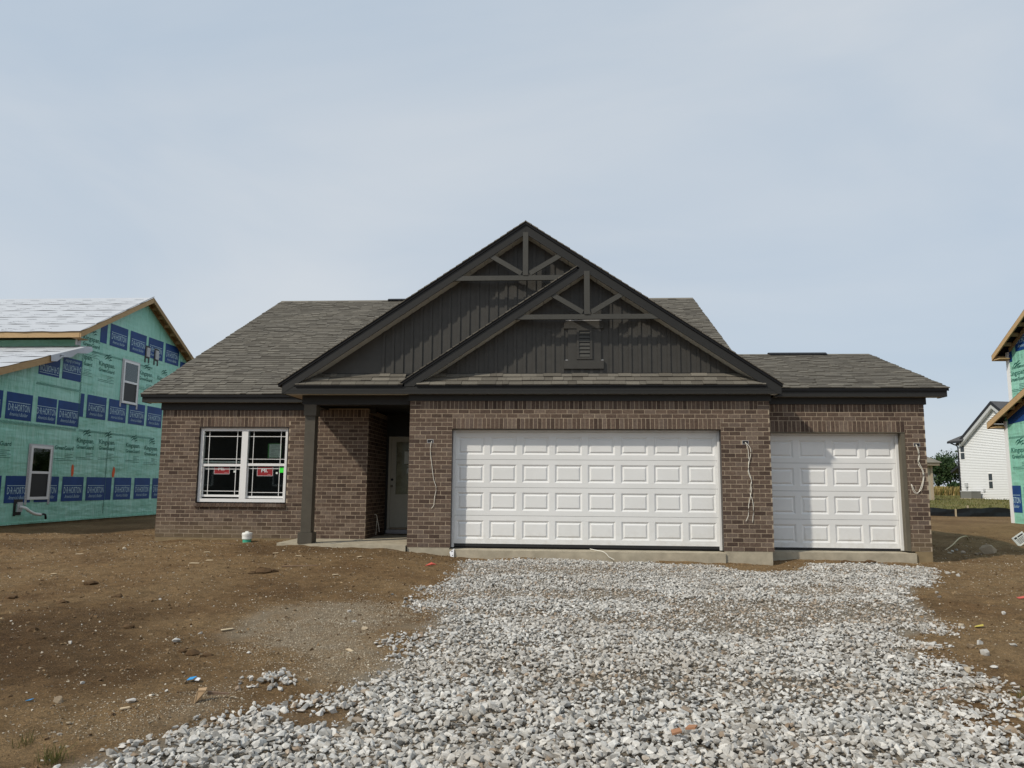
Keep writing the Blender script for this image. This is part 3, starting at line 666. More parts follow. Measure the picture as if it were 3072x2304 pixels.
def shingle(parent, org, u, v, U0, U1, V, ok, single_rows, expo=.143, seed=1):
    rr = random.Random(seed); u = Vector(u); v = Vector(v); n = u.cross(v).normalized(); org = Vector(org); rest = MB(); rows = int(round(V/expo))
    for i in range(rows):
        a = U0-rr.uniform(0, .25)
        while a < U1:
            w = rr.choice((.12, .16, .20, .25, .30, .34)); b = a+w
            a2, b2 = max(a, U0-rr.uniform(0, .012)), min(b, U1+rr.uniform(0, .012)); a = b
            if b2-a2 < .02: continue
            vv = i*expo-rr.choice((0, 0, .0, .006)); th = rr.choice((.0, .0, .008))
            p = org+u*(a2+.002)+v*vv+n*th; c = org+u*(a2+b2)/2+v*(vv+.07)
            if not ok(c): continue
            ww = b2-a2-.004
            if i < single_rows and NS[0] < 300:
                m = Matrix((u*ww, v*expo, n)).transposed().to_4x4(); m.translation = p; place("shingle", sh_me, parent, m); NS[0] += 1
            else:
                tab(rest, p, u*ww, v*expo, n, rr.random()*.999+.001)
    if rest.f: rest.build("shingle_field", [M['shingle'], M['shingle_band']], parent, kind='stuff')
# skirt roofs at the foot of the two gables
def skirt(x0, x1, seed):
    y0, z0, y1, z1 = FY-.028, 2.972, .125, 3.228
    s = MB().prism([(x0, y0, z0), (x1, y0, z0), (x1, y1, z1), (x0, y1, z1)], (0, 0, -.02)).build("skirt_roof", M['drip'], house)
    v = Vector((0, y1-y0, z1-z0)); shingle(s, (0, y0, z0+.006), (1, 0, 0), v.normalized(), x0, x1, v.length, lambda c: True, 9, .145, seed)
    MB().box(x0, x1, y0+.006, y0+.02, 2.942, 2.975).build("drip_edge", M['drip'], s)
    return s
skirt(.15, 6.535, 3); skirt(-2.15, -.11, 4)
vm = Vector((0, RYR-RY0, RZR-RZ0)); vt = Vector((0, TYR-TY0, TZR-TZ0))
shingle(main_roof, (0, RY0-.005, RZ0+.006), (1, 0, 0), vm.normalized(), RX0-.01, RX1+.005, vm.length, lambda c: c.z > gtop(c.x)-.02 and not (c.x > 4.4 and c.z < 3.0), 9, .143, 5)
shingle(side_roof, (0, TY0-.005, TZ0+.006), (1, 0, 0), vt.normalized(), TX0, TX1+.01, vt.length, lambda c: True, 0, .143, 6)
# stepped shingle edges along the front rakes
def rake_edge(x0, z0, x1, z1, y, parent):
    mb = MB(); rr = random.Random(int(abs(x0*10))+3); Lr = math.hypot(x1-x0, z1-z0); n = int(Lr/.143); dx, dz = (x1-x0)/n, (z1-z0)/n
    for i in range(n):
        h = .010+.006*rr.random(); a = (x0+dx*i, z0+dz*i); b = (x0+dx*(i+1.1), z0+dz*(i+1.1))
        mb.hexa([(a[0], y, a[1]), (b[0], y, b[1]), (b[0], y+.2, b[1]), (a[0], y+.2, a[1]), (a[0], y, a[1]+h+.012), (b[0], y, b[1]+h), (b[0], y+.2, b[1]+h), (a[0], y+.2, a[1]+h+.012)], t=rr.random())
    mb.build("shingle_edge", M['shingle'], parent, kind='stuff')
rake_edge(GL-.02, gtop(GL-.02), GXC, GZA, FY-.04, gable_roof); rake_edge(GR_+.02, gtop(GR_+.02), GXC, GZA, FY-.04, gable_roof); rake_edge(-.16, ftop(-.16), 3.13, ftop(3.13), FY-.042, gable_roof)
# ridge caps and vents
MB().prism([(RX0, RYR-.15, RZR-.055), (RX0, RYR+.15, RZR-.055), (RX0, RYR, RZR+.03)], (RX1-RX0, 0, 0)).build("ridge_cap", M['shingle'], house)
MB().prism([(TX0, TYR-.15, TZR-.035), (TX0, TYR+.15, TZR-.035), (TX0, TYR, TZR+.025)], (TX1-TX0, 0, 0)).build("ridge_cap", M['shingle'], house)
MB().prism([(7.66, TYR-.16, TZR-.01), (7.66, TYR+.16, TZR-.01), (7.66, TYR+.03, TZR+.055), (7.66, TYR-.03, TZR+.055)], (1.31, 0, 0)).build("ridge_vent", M['drip'], house)
MB().prism([(-2.49, RYR-.16, RZR-.01), (-2.49, RYR+.16, RZR-.01), (-2.49, RYR+.03, RZR+.065), (-2.49, RYR-.03, RZR+.065)], (4.0, 0, 0)).build("ridge_vent", M['drip'], house)

# --- gable faces: siding, battens, rakes, trusses, vent
SYF = .13
MB().prism([(GXC-4.56, SYF, 2.9), (GXC+4.56, SYF, 2.9), (GXC, SYF, GZA-.16)], (0, .05, 0)).build("gable_siding", M['siding'], house)
MB().box(-1.75, 6.25, SYF-.022, SYF-.001, 3.215, 3.245).build("siding_starter", M['trim'], house)
def batten(x, z0):
    z1 = gtop(x)-.22
    if z1-z0 > .04: MB().box(x-.026, x+.026, SYF-.022, SYF-.001, z0, z1).build("batten", M['siding'], house)
i = -22
while i < 26:
    x = FXC+.09+i*.1805; i += 1
    if x < -1.75 or x > 6.2: continue
    if 2.88 < x < 3.65:
        mbk = MB().box(x-.026, x+.026, SYF-.017, SYF-.001, 3.246, 3.32).build("batten", M['siding'], house); batten(x, 4.25)
    else: batten(x, 3.246)
def rake(x0, x1, top, y, name="rake_board", hgt=.175, dn=.058):
    """slanted fascia between x0 and x1 hanging below the roof line"""
    return MB().prism([(x0, y, top(x0)-dn), (x1, y, top(x1)-dn), (x1, y, top(x1)-dn-hgt), (x0, y, max(top(x0)-dn-hgt, 2.815))], (0, .03, 0)).build(name, M['trim'], house)
def rake_left(x0, x1, top, y):
    xk = x0
    for k in range(400):
        if top(xk)-.233 > 2.815: break
        xk += .005
    MB().prism([(x0, y, top(x0)-.058), (x1, y, top(x1)-.058), (x1, y, top(x1)-.233), (xk, y, 2.815), (x0, y, 2.815)], (0, .03, 0)).build("rake_board", M['trim'], house)
rake_left(-2.405, GXC-.0005, gtop, FY-.004); 
xk = 6.802
while gtop(xk)-.233 < 2.815: xk -= .005
MB().prism([(GXC+.0005, FY-.004, GZA-.058), (6.802, FY-.004, gtop(6.802)-.058), (6.802, FY-.004, 2.815), (xk, FY-.004, 2.815), (GXC+.0005, FY-.004, GZA-.233)], (0, .03, 0)).build("rake_board", M['trim'], house)
xk = -.085
while ftop(xk)-.233 < 2.954: xk += .005
MB().prism([(-.085, FY-.010, ftop(-.085)-.058), (3.23, FY-.010, ftop(3.23)-.058), (FXC, FY-.010, ftop(FXC)-.233), (xk, FY-.010, 2.954), (-.085, FY-.010, 2.954)], (0, .03, 0)).build("rake_board", M['trim'], house)
def rake_soffit(x0, x1, top, y0, y1, n):
    """ribbed soffit panels, each a separate strip"""
    for k in range(n):
        a = x0+(x1-x0)*k/n; b = x0+(x1-x0)*(k+1)/n-.006*(1 if x1 > x0 else -1)
        MB().prism([(a, y0, top(a)-.226), (b, y0, top(b)-.226), (b, y1, top(b)-.226), (a, y1, top(a)-.226)], (0, 0, .012)).build("soffit_panel", M['soffit'], house)
rake_soffit(-2.05, GXC, gtop, FY+.028, SYF, 16); rake_soffit(6.45, GXC, gtop, FY+.028, SYF, 16); rake_soffit(.2, 3.28, ftop, FY+.024, SYF, 12)
def beamx(x0, x1, z0, z1, name, y=FY+.004):
    return MB().box(x0, x1, y, y+.05, z0, z1).build(name, M['beam'], house)
def diag(p, q, w, name="truss_brace", y=FY+.008):
    p = Vector((p[0], y, p[1])); q = Vector((q[0], y, q[1])); d = (q-p).normalized(); n = Vector((-d.z, 0, d.x))*w/2
    return MB().prism([p-n, q-n, q+n, p+n], (0, .045, 0)).build(name, M['beam'], house)
def hip(top, z, s, xc): return xc+s*(top(xc)-.233-z)/GT
beamx(hip(gtop, 4.966, -1, GXC)-.02, 2.97, 4.968, 5.06, "truss_beam"); beamx(GXC-.05, GXC+.05, 5.06, 5.90, "king_post", FY-.008)
diag((2.09, 5.10), (1.41, 5.51), .09); diag((2.245, 5.10), (2.93, 5.51), .09)
beamx(hip(ftop, 4.213, -1, FXC)-.02, hip(ftop, 4.213, 1, FXC)+.02, 4.214, 4.306, "truss_beam"); beamx(FXC-.052, FXC+.052, 4.306, 5.13, "king_post", FY-.014)
diag((3.24, 4.345), (2.57, 4.75), .09); diag((3.395, 4.345), (4.07, 4.75), .09)
vent = MB().box(2.965, 3.585, SYF-.035, SYF-.001, 3.482, 4.088).build("gable_vent", M['siding'], house)
MB().box(2.89, 3.638, SYF-.05, SYF-.001, 4.090, 4.242).build("vent_head", M['siding'], vent)
MB().box(2.925, 3.60, SYF-.051, SYF-.012, 4.243, 4.251).build("vent_flashing", M['white_ink'], vent)
MB().box(2.888, 3.636, SYF-.05, SYF-.001, 3.320, 3.480).build("vent_sill", M['siding'], vent)
for (a, b) in ((2.92, 2.963), (3.587, 3.63)): MB().box(a, b, SYF-.052, SYF-.03, 3.481, 3.487).build("sill_flashing", M['white_ink'], vent)
f = MB()
for (a, b, c, d) in ((3.13, 3.175, 3.497, 4.088), (3.378, 3.423, 3.497, 4.088), (3.176, 3.377, 4.047, 4.088), (3.176, 3.377, 3.497, 3.537)): f.box(a, b, SYF-.062, SYF-.034, c, d)
f.build("louver_frame", M['siding'], vent)
MB().box(3.176, 3.377, SYF-.04, SYF-.036, 3.537, 4.047).build("louver_dark_sheet", M['black'], vent)  # black sheet painting in the darkness behind the slats
for k in range(7):
    z = 3.545+k*.071; MB().hexa([(3.177, SYF-.058, z), (3.376, SYF-.058, z), (3.376, SYF-.052, z), (3.177, SYF-.052, z), (3.177, SYF-.044, z+.052), (3.376, SYF-.044, z+.052), (3.376, SYF-.039, z+.052), (3.177, SYF-.039, z+.052)]).build("louver_slat", M['beam'], vent)

# --- porch post
post = MB().box(-2.05, -1.855, .14, .335, .235, 2.43).build("porch_post", M['post'], house)
MB().box(-2.073, -1.832, .117, .358, 2.43, 2.644).build("post_capital", M['post'], post)
MB().box(-2.088, -1.817, .102, .373, .035, .232).build("post_base", M['post'], post)

# --- garage doors
def garage_door(x0, npan, y, z0, zt, xl_open, xr_open, wall_y, mud=False):
    w = npan*.6096; ph = (zt-z0)/4; x1 = x0+w
    d = MB()
    if xl_open is not None: d.box(x0-.035, x0+.012, y-.055, y-.012, -.0, zt)
    d.box(x1-.012, x1+.035, y-.055, y-.012, 0.0, zt); d.box(x0-.035, x1+.035, y-.055, y-.012, zt-.002, zt+.035)
    d = d.build("garage_door", M['door_white'], house)
    jm = MB()
    if xl_open is not None: jm.box(xl_open+.001, x0-.034, wall_y+.012, y+.04, 0.0, zt+.036)
    jm.box(x1+.034, xr_open-.001, wall_y+.012, y+.04, 0.0, zt+.036)
    jm.box((xl_open if xl_open is not None else x0)+.001, xr_open-.001, wall_y+.004, y+.04, zt+.037, 2.175)
    jm.build("door_jamb", M['jamb_mud'] if mud else M['jamb'], d)
    MB().box(x0, x1, y-.002, y+.03, z0-.05, z0+.004).build("bottom_seal", M['rubber'], d)
    MB().box(x0-.1, x1+.1, y+.05, y+.1, -.02, 2.4).build("door_backing", M['rubber'], d)
    pw, pz = .505, .335
    for r in range(4):
        za, zb = z0+r*ph+.0025, z0+(r+1)*ph-.0025; zc = (za+zb)/2
        s = MB().box(x0, x1, y, y+.04, za, zc-pz/2).box(x0, x1, y, y+.04, zc+pz/2, zb)
        for k in range(npan+1):
            a = x0 if k == 0 else x0+(k-.5)*.6096+pw/2; b = x1 if k == npan else x0+(k+.5)*.6096-pw/2
            s.box(a, b, y, y+.04, zc-pz/2+.0004, zc+pz/2-.0004)
        s.build("door_section", M['door_white'], d)
        for k in range(npan):
            cx = x0+(k+.5)*.6096; m = Matrix.Translation((cx, y, zc)); place("raised_panel", panel_me, d, m)
    return d
pm = MB(); rings = [(.2525, .1675, .0), (.222, .137, .017), (.216, .131, .017), (.190, .105, .0015)]
for (a, b, yy), (a2, b2, y2) in zip(rings[:-1], rings[1:]):
    o = [(-a, yy, -b), (a, yy, -b), (a, yy, b), (-a, yy, b)]; i_ = [(-a2, y2, -b2), (a2, y2, -b2), (a2, y2, b2), (-a2, y2, b2)]
    for k in range(4): pm.quad(o[k], o[(k+1) % 4], i_[(k+1) % 4], i_[k])
a, b, yy = rings[-1]; pm.quad((-a, yy, -b), (a, yy, -b), (a, yy, b), (-a, yy, b))
panel_me = pm.mesh("raised_panel", M['door_white'])
for p in panel_me.polygons:
    if p.normal.y > 0: panel_me.flip_normals(); break
garage_door(.838, 8, .20, .062, 2.135, OX0, OX1, 0.0)
garage_door(6.668, 4, SR+.20, .026, 2.122, None, SX1, SR, True)

# --- front window
wy = SL+.055
win = MB()
for (a, b, z0, z1) in ((-4.665, -4.60, .755, 2.28), (-2.858, -2.80, .755, 2.28), (-4.599, -2.859, 2.215, 2.28), (-4.599, -2.859, .755, .822), (-3.785, -3.655, .823, 2.214)): win.box(a, b, wy, wy+.09, z0, z1)
win = win.build("window", M['vinyl'], house)
def pane_set(x0, x1, lo, hi, mtop, mbot):
    pass
for (x0, x1, zl, rail) in ((-4.598, -3.787, .858, 1.484), (-3.653, -2.860, .836, 1.497)):
    # upper sash
    MB().box(x0, x1, wy+.02, wy+.05, rail, rail+.052).build("meeting_rail", M['vinyl'], win)
    up = MB().box(x0, x1, wy+.045, wy+.049, rail+.053, 2.214).build("pane", M['glass'], win)
    lw = MB().box(x0+.02, x1-.02, wy+.06, wy+.064, zl+.045, rail-.001).build("pane", M['glass'], win)
    ls = MB()
    ls.box(x0+.001, x1-.001, wy+.045, wy+.075, zl, zl+.044).box(x0+.001, x0+.022, wy+.045, wy+.075, zl+.045, rail-.001).box(x1-.022, x1-.001, wy+.045, wy+.075, zl+.045, rail-.001)
    ls.build("sash", M['vinyl'], win)
    for zz in (2.105, 1.637): MB().box(x0, x1, wy+.036, wy+.043, zz-.0058, zz+.0058).build("muntin", M['vinyl'], win)
    for xx in (x0+.108, x1-.105): MB().box(xx-.0058, xx+.0058, wy+.034, wy+.0355, rail+.053, 2.213).build("muntin", M['vinyl'], win)
    for zz in (rail-.055, zl+.118): MB().box(x0+.022, x1-.022, wy+.052, wy+.058, zz-.0058, zz+.0058).build("muntin", M['vinyl'], win)
    for xx in (x0+.118, x1-.115): MB().box(xx-.0058, xx+.0058, wy+.050, wy+.0515, zl+.046, rail-.002).build("muntin", M['vinyl'], win)
MB().box(-4.596, -3.79, wy+.052, wy+.075, 1.56, 1.592).build("sash_lock_rail", M['vinyl'], win)
def sticker(x0, x1, z0, z1, mats, draw, name, parent, y=None):
    mb = MB(); mb.quad((x0, 0, z0), (x1, 0, z0), (x1, 0, z1), (x0, 0, z1)); draw(mb)
    mb.v = [(v[0], (wy+.0575 if y is None else y)+v[1], v[2]) for v in mb.v]
    return mb.build(name, mats, parent)
def draw_mi(x0, x1, z0, z1, cut):
    def d(mb):
        e = .006
        for (a, b, c, dd) in ((x0, x1, z0, z0+e), (x0, x0+e, z0, z1), (x1-e, x1, z0, z1)): mb.quad((a, -.0006, c), (b, -.0006, c), (b, -.0006, dd), (a, -.0006, dd), mi=1)
        tp = text_poly("MI.", .072, .135, 0, .02); xc = (x0+x1)/2-.01; zc = z1-.022 if cut else z1-.075
        V, F = tp; b = len(mb.v); mb.v.extend([(xc+p[0], -.001, min(zc+p[1], z1-.002)) for p in V]); mb.f.extend([tuple(b+i for i in f) for f in F]); mb.t += [0.0]*len(F); mb.mi += [1]*len(F)
        mb.quad((x1-.11, -.0006, z0+.028), (x1-.04, -.0006, z0+.024), (x1-.04, -.0006, z0+.027), (x1-.11, -.0006, z0+.031), mi=1)
    return d
sticker(-4.367, -4.035, 1.325, 1.462, [M['red'], M['white_ink']], draw_mi(-4.367, -4.035, 1.325, 1.462, True), "red_sticker", win)
sticker(-3.449, -3.115, 1.291, 1.480, [M['red'], M['white_ink']], draw_mi(-3.449, -3.115, 1.291, 1.480, False), "red_sticker", win)
sticker(-3.95, -3.905, 1.358, 1.398, [M['paper']], lambda mb: None, "small_label", win); sticker(-3.052, -3.012, 1.333, 1.373, [M['paper']], lambda mb: None, "small_label", win)
sticker(-2.971, -2.888, 1.362, 1.467, [M['green_tag']], lambda mb: None, "green_tag", win, wy+.049)
def draw_notice(mb):
    x0, x1, z0, z1 = -3.215, -2.975, 1.672, 1.95
    mb.quad((x0, -.0006, z0), (x1, -.0006, z0), (x1, -.0006, z1), (x0, -.0006, z1), mi=1)
    rr = random.Random(5)
    for k in range(13):
        z = z1-.022-k*.019
        if k in (4, 8): continue
        a = x0+.02+rr.random()*.03; b = a+.06+rr.random()*.11
        mb.quad((a, -.0012, z), (min(b, x1-.02), -.0012, z), (min(b, x1-.02), -.0012, z+.005), (a, -.0012, z+.005), mi=2)
    mb.quad((x0+.015, -.0012, z1-.105), (x1-.02, -.0012, z1-.105), (x1-.02, -.0012, z1-.101), (x0+.015, -.0012, z1-.101), mi=2)
sticker(-3.245, -2.952, 1.662, 1.962, [M['green_edge'], M['paper'], M['ink']], draw_notice, "posted_notice", win, wy+.0625)
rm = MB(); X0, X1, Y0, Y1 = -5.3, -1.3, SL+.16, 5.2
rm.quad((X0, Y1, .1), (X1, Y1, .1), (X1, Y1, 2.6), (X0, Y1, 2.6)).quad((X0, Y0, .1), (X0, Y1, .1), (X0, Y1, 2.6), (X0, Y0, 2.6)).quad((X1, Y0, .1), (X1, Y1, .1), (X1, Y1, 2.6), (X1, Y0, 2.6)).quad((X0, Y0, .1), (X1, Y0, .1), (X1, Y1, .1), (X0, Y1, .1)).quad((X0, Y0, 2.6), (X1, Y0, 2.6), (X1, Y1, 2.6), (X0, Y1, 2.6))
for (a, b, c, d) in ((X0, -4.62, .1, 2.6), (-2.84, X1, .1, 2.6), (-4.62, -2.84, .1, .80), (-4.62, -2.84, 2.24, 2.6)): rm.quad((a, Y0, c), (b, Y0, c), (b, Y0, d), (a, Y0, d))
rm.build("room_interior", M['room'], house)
MB().box(WX0+.001, WX0+.012, SL+.02, wy+.09, .74, WZ1).box(WX1-.025, WX1-.001, SL+.02, wy+.09, .74, WZ1).box(WX0+.001, WX1-.001, SL+.004, wy+.09, 2.282, 2.30).build("window_lintel", M['jamb'], house)

# --- entry door
ey = 2.965
ed = MB().box(-1.055, -1.0, ey, ey+.06, .14, 2.21).box(-.10, -.045, ey, ey+.06, .14, 2.21).box(-.999, -.101, ey, ey+.06, 2.16, 2.21).build("front_door", M['entry'], house)
lf = MB()
for (a, b, c, d) in ((-.998, -.885, .185, 2.158), (-.215, -.102, .185, 2.158), (-.884, -.216, .185, .915), (-.884, -.216, 2.095, 2.158)): lf.box(a, b, ey+.02, ey+.055, c, d)
lf.build("door_leaf", M['entry'], ed)
MB().box(-.884, -.216, ey+.03, ey+.036, .916, 2.094).build("door_glass", M['glass'], ed)
MB().box(-.70, -.40, ey+.0255, ey+.027, 1.60, 1.88).build("posted_notice", M['paper'], ed)
MB().box(-.64, -.48, ey+.0255, ey+.027, 1.385, 1.495).build("posted_notice", M['paper'], ed)
MB().box(-.845, -.255, ey+.014, ey+.019, .49, .745).build("door_panel", M['entry'], ed)
MB().tube([(-.965, ey+.02, 1.245), (-.965, ey+.002, 1.245)], .028, 12).build("deadbolt", M['black'], ed)
MB().tube([(-.965, ey+.02, 1.10), (-.965, ey-.02, 1.10), (-.965, ey-.045, 1.10), (-.965, ey-.06, 1.10)], .026, 12).build("door_knob", M['knob'], ed)
MB().box(-1.06, -.04, ey-.06, ey+.06, .055, .138).build("threshold", M['grey_metal'], ed)
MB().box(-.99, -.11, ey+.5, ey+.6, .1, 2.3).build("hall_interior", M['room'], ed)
for (a, b) in ((-1.2, -1.057), (-.043, .1)): MB().box(a, b, ey+.01, ey+.07, .04, 2.75).build("porch_trim", M['trim'], house)
MB().box(-1.056, -.044, ey+.01, ey+.07, 2.212, 2.75).build("porch_trim", M['trim'], house)

# --- wiring hanging from junction boxes
wires = {0: [[(.424,1.935),(.403,1.787),(.433,1.541),(.48,1.236),(.529,1.085),(.502,.903),(.49,.766),(.445,.706)]],
 1: [[(6.177,1.935),(6.217,1.833),(6.223,1.648),(6.216,1.433),(6.257,1.28),(6.228,1.036),(6.266,.914),(6.278,.733),(6.255,.506)],[(6.183,1.935),(6.254,1.848),(6.263,1.74),(6.227,1.586),(6.209,1.402),(6.259,1.249),(6.246,1.036),(6.196,.823),(6.184,.641),(6.136,.529)]],
 2: [[(9.395,1.93),(9.427,1.775),(9.413,1.587),(9.478,1.462),(9.481,1.306),(9.429,1.15),(9.361,1.041),(9.294,1.087),(9.266,1.217)],[(9.402,1.93),(9.44,1.791),(9.427,1.618),(9.491,1.462),(9.494,1.322),(9.443,1.134),(9.356,1.056),(9.31,1.102),(9.274,1.205)]]}
def smooth_path(p, n=4):
    P = [Vector(q) for q in p]; out = []
    for i in range(len(P)-1):
        a, b, c, d = P[max(i-1, 0)], P[i], P[i+1], P[min(i+2, len(P)-1)]
        for k in range(n):
            t = k/n; out.append(.5*((2*b)+(c-a)*t+(2*a-5*b+4*c-d)*t*t+(3*b-a-3*c+d)*t**3))
    return out+[P[-1]]
for k, (x, z, y) in enumerate(boxes):
    jb = MB(); e = .008
    for (a, b, c, d) in ((x-.058, x+.058, z-.034, z-.034+e), (x-.058, x+.058, z+.034-e, z+.034), (x-.058, x-.058+e, z-.025, z+.025), (x+.058-e, x+.058, z-.025, z+.025)): jb.box(a, b, y-.004, y+.03, c, d)
    jb.box(x-.05, x+.05, y-.002, y+.03, z-.026, z+.026, mi=1); jb = jb.build("junction_box", [M['grey_metal'], M['black']], house)
    for j, p in enumerate(wires[k]):
        pts = [(p[0][0], y+.0, p[0][1])]+[(q[0], y-.014-.006*j, q[1]) for q in p]
        MB().tube(smooth_path(pts), .0052, 6).build("cable", M['wire'], jb, smooth=True)
MB().tube(smooth_path([(-1.10, 2.0, .51), (-1.06, 2.0, .49), (-1.045, 2.0, .4), (-1.055, 2.0, .25), (-1.06, 2.0, .08)]), .006, 6).build("cable", M['wire'], house)
MB().tube(smooth_path([(-1.10, 2.03, .51), (-1.06, 2.02, .48), (-1.03, 2.0, .36), (-1.0, 1.99, .24), (-.985, 1.98, .14)]), .006, 6).build("cable", M['wire'], house)
MB().tube(smooth_path([(3.36, .12, .0), (3.45, .03, -.012), (3.58, -.045, -.03), (3.65, -.075, -.075), (3.69, -.09, -.12), (3.78, -.11, -.165)]), .007, 6).build("cable", M['wire'], house)

# ------------------------------------------------------------------ wrap prints shared by both unfinished houses
def panel_mesh(w=1.04, h=.75, text=True, flip=False, name="printed_panel"):
    mb = MB(); mb.box(-w/2, w/2, -h/2, h/2, 0, .002, mi=0)
    if text:
        s = -1 if flip else 1
        a = [(-.44, .095), (.44, .095), (.44, .112), (-.44, .112)]; mb.quad(*[(s*p[0], s*p[1], .0035) for p in a], mi=1)
        add_text(mb, text_poly("D·R·HORTON", .19, .86, 0, .006), 0, s*-.035, .0035, 1, flip)
        add_text(mb, text_poly("America's Builder", .10, .74, .45), 0, s*-.225, .0035, 1, flip)
    return mb.mesh(name, [M['blue'], M['pale_print']])
PANEL = panel_mesh(); PANEL_F = panel_mesh(.92, .68, True, True)
def emblem_mesh():
    mb = MB()
    if True:
        for (x0, y0, x1, y1, x2, y2) in ((-.20, .20, -.10, .34, .06, .30), (-.16, .14, -.02, .27, .14, .24), (-.05, .17, .02, .36, .20, .36), (.02, .14, .08, .30, .26, .27), (.08, .12, .14, .22, .26, .17)):
            a = []
            for t in np.linspace(0, 1, 8): a.append(Vector(((1-t)**2*x0+2*t*(1-t)*x1+t*t*x2, (1-t)**2*y0+2*t*(1-t)*y1+t*t*y2)))
            for i in range(7):
                w0 = .022*math.sin(math.pi*(i+.3)/7.6); w1 = .022*math.sin(math.pi*(i+1.3)/7.6)
                mb.quad((a[i].x, a[i].y-w0, 0), (a[i+1].x, a[i+1].y-w1, 0), (a[i+1].x, a[i+1].y+w1, 0), (a[i].x, a[i].y+w0, 0))
    return mb.mesh("printed_emblem", [M['green_ink']])
def logo_mesh(top=True):
    mb = MB()
    if top: add_text(mb, text_poly("Kingspan.", .15, .90, 0, .012), 0, 0, 0)
    add_text(mb, text_poly("GreenGuard", .115, .88, 0, .016), 0, -.21, 0)
    for k, (a, b) in enumerate(((.05, .42), (.05, .30), (.05, .46), (-.45, .30), (-.45, .46))): mb.quad((a, -.40-.05*k, 0), (b, -.40-.05*k, 0), (b, -.388-.05*k, 0), (a, -.388-.05*k, 0))
    return mb.mesh("printed_logo", [M['green_ink']])
LOGO, LOGO_G, EMBLEM = logo_mesh(), logo_mesh(False), emblem_mesh()
def hatch(n, pitch=.05):
    mb = MB()
    for k in range(n): mb.quad((k*pitch, 0, 0), (k*pitch+.018, 0, 0), (k*pitch+.058, .07, 0), (k*pitch+.04, .07, 0))
    return mb.mesh("printed_seam", [M['green_ink']])

# ------------------------------------------------------------------ unfinished house on the left
XW = -12.4
lh = thing("unfinished_house", (-18, 8, 0), "unfinished two-storey house in green wrap with blue prints beside the window wall", "house", "houses still wrapped in green sheeting")
def up(y): return 5.79+(y-8.3)*.5136 if y < 12.35 else 5.79+(16.4-y)*.5136
def lo(y): return 5.39+(y-8.74)*.337
wallp = [(1.4, -.02), (16.0, -.02), (16.0, up(16)-.1), (12.35, up(12.35)-.1), (8.78, up(8.78)-.1), (8.78, lo(8.78)-.1), (1.4, lo(1.4)-.1)]
wsheet = MB().prism([(XW, y, z) for y, z in wallp], (-.15, 0, 0)).build("wrapped_wall", M['wrap'], lh)
MB().box(-24, XW-.16, 8.80, 8.95, 4.2, 5.62).build("wrapped_wall", M['wrap_sun'], lh)
MB().box(-24, XW-.16, 1.42, 1.57, -.02, 2.75).build("wrapped_wall", M['wrap_sun'], lh)
MB().box(-24, XW-.16, 15.8, 15.95, -.02, 5.6).box(-24, -23.9, 1.6, 15.8, -.02, 5.5).build("wrapped_wall", M['wrap'], lh)
MB().box(-24, XW-.02, 1.45, 15.95, -.6, -.025).build("foundation", M['concrete_muddy'], lh)
MB().box(XW+.002, XW+.03, 1.4, 16.0, -.06, -.012).build("wrap_hem", M['wrap_sun'], lh)
MB().box(XW-.05, XW+.02, 8.60, 8.78, 5.42, 5.80).build("corner_board", M['flange'], lh)
wl2 = MB().prism([(XW+.012, y, z) for y, z in ((1.4, 2.72), (8.98, 2.72), (8.98, 4.0), (9.02, 5.3), (8.78, lo(8.78)-.11), (1.4, lo(1.4)-.11))], (-.008, 0, 0)).build("overlap_sheet", M['wrap'], lh)
def LP(y, z, dx=.006): return axes((XW+dx, y, z), (0, 1, 0), (0, 0, 1))
for y in (4.85, 6.05, 7.25, 8.46, 9.66, 11.19, 12.44, 13.65): place("printed_panel", PANEL, lh, LP(y+.52, .917))
for y in (9.36, 10.55, 11.75, 12.95, 14.15): place("printed_panel", PANEL, lh, LP(y+.52, 3.56))
for y in (4.62, 5.8, 7.97): place("printed_panel", PANEL, lh, LP(y+.50, 3.225, .016))
place("printed_panel", panel_mesh(.85, .75, True), lh, LP(7.46, 3.23, .015))
place("printed_panel", PANEL_F, lh, LP(8.47, 4.61, .016))
mb = MB().prism([(XW+.014, 6.95, 4.26), (XW+.014, 7.88, 4.26), (XW+.014, 7.88, 4.94), (XW+.014, 6.95, 4.64)], (.002, 0, 0)).build("printed_panel", M['blue'], lh)
tb = MB(); add_text(tb, text_poly("D·R·HORTON", .19, .82, 0, .006), 0, 0, .0, 0, True); tb.quad((-.42, -.145, 0), (.42, -.145, 0), (.42, -.13, 0), (-.42, -.13, 0)); place("printed_lettering", tb.mesh("printed_lettering", M['pale_print']), lh, LP(7.42, 4.47, .018))
for y in (10.32, 11.53, 12.73, 13.94): place("printed_panel", PANEL, lh, LP(y+.52, 6.10))
MB().box(XW+.004, XW+.006, 9.78, 10.15, 5.73, 6.42).build("printed_panel", M['blue'], lh)
MB().box(XW+.004, XW+.006, 15.13, 15.85, 5.72, 5.95).build("printed_panel", M['blue'], lh)
MB().box(XW+.004, XW+.006, 9.02, 9.2, 3.19, 3.93).build("printed_panel", M['blue'], lh)
MB().box(XW+.004, XW+.006, 10.72, 11.04, .545, 1.29).build("printed_panel", M['blue'], lh)
for y, z in ((10.28, 5.05), (12.71, 5.10), (13.95, 5.08), (9.45, 2.45), (10.62, 2.47), (12.19, 2.44), (13.40, 2.40), (14.6, 2.42), (9.35, 5.75)): place("printed_logo", LOGO, lh, LP(y, z, .005)); place("printed_emblem", EMBLEM, lh, LP(y, z, .005))
place("printed_logo", LOGO, lh, LP(9.02, 5.12, .005)); place("printed_emblem", EMBLEM, lh, LP(9.02, 5.12, .005))
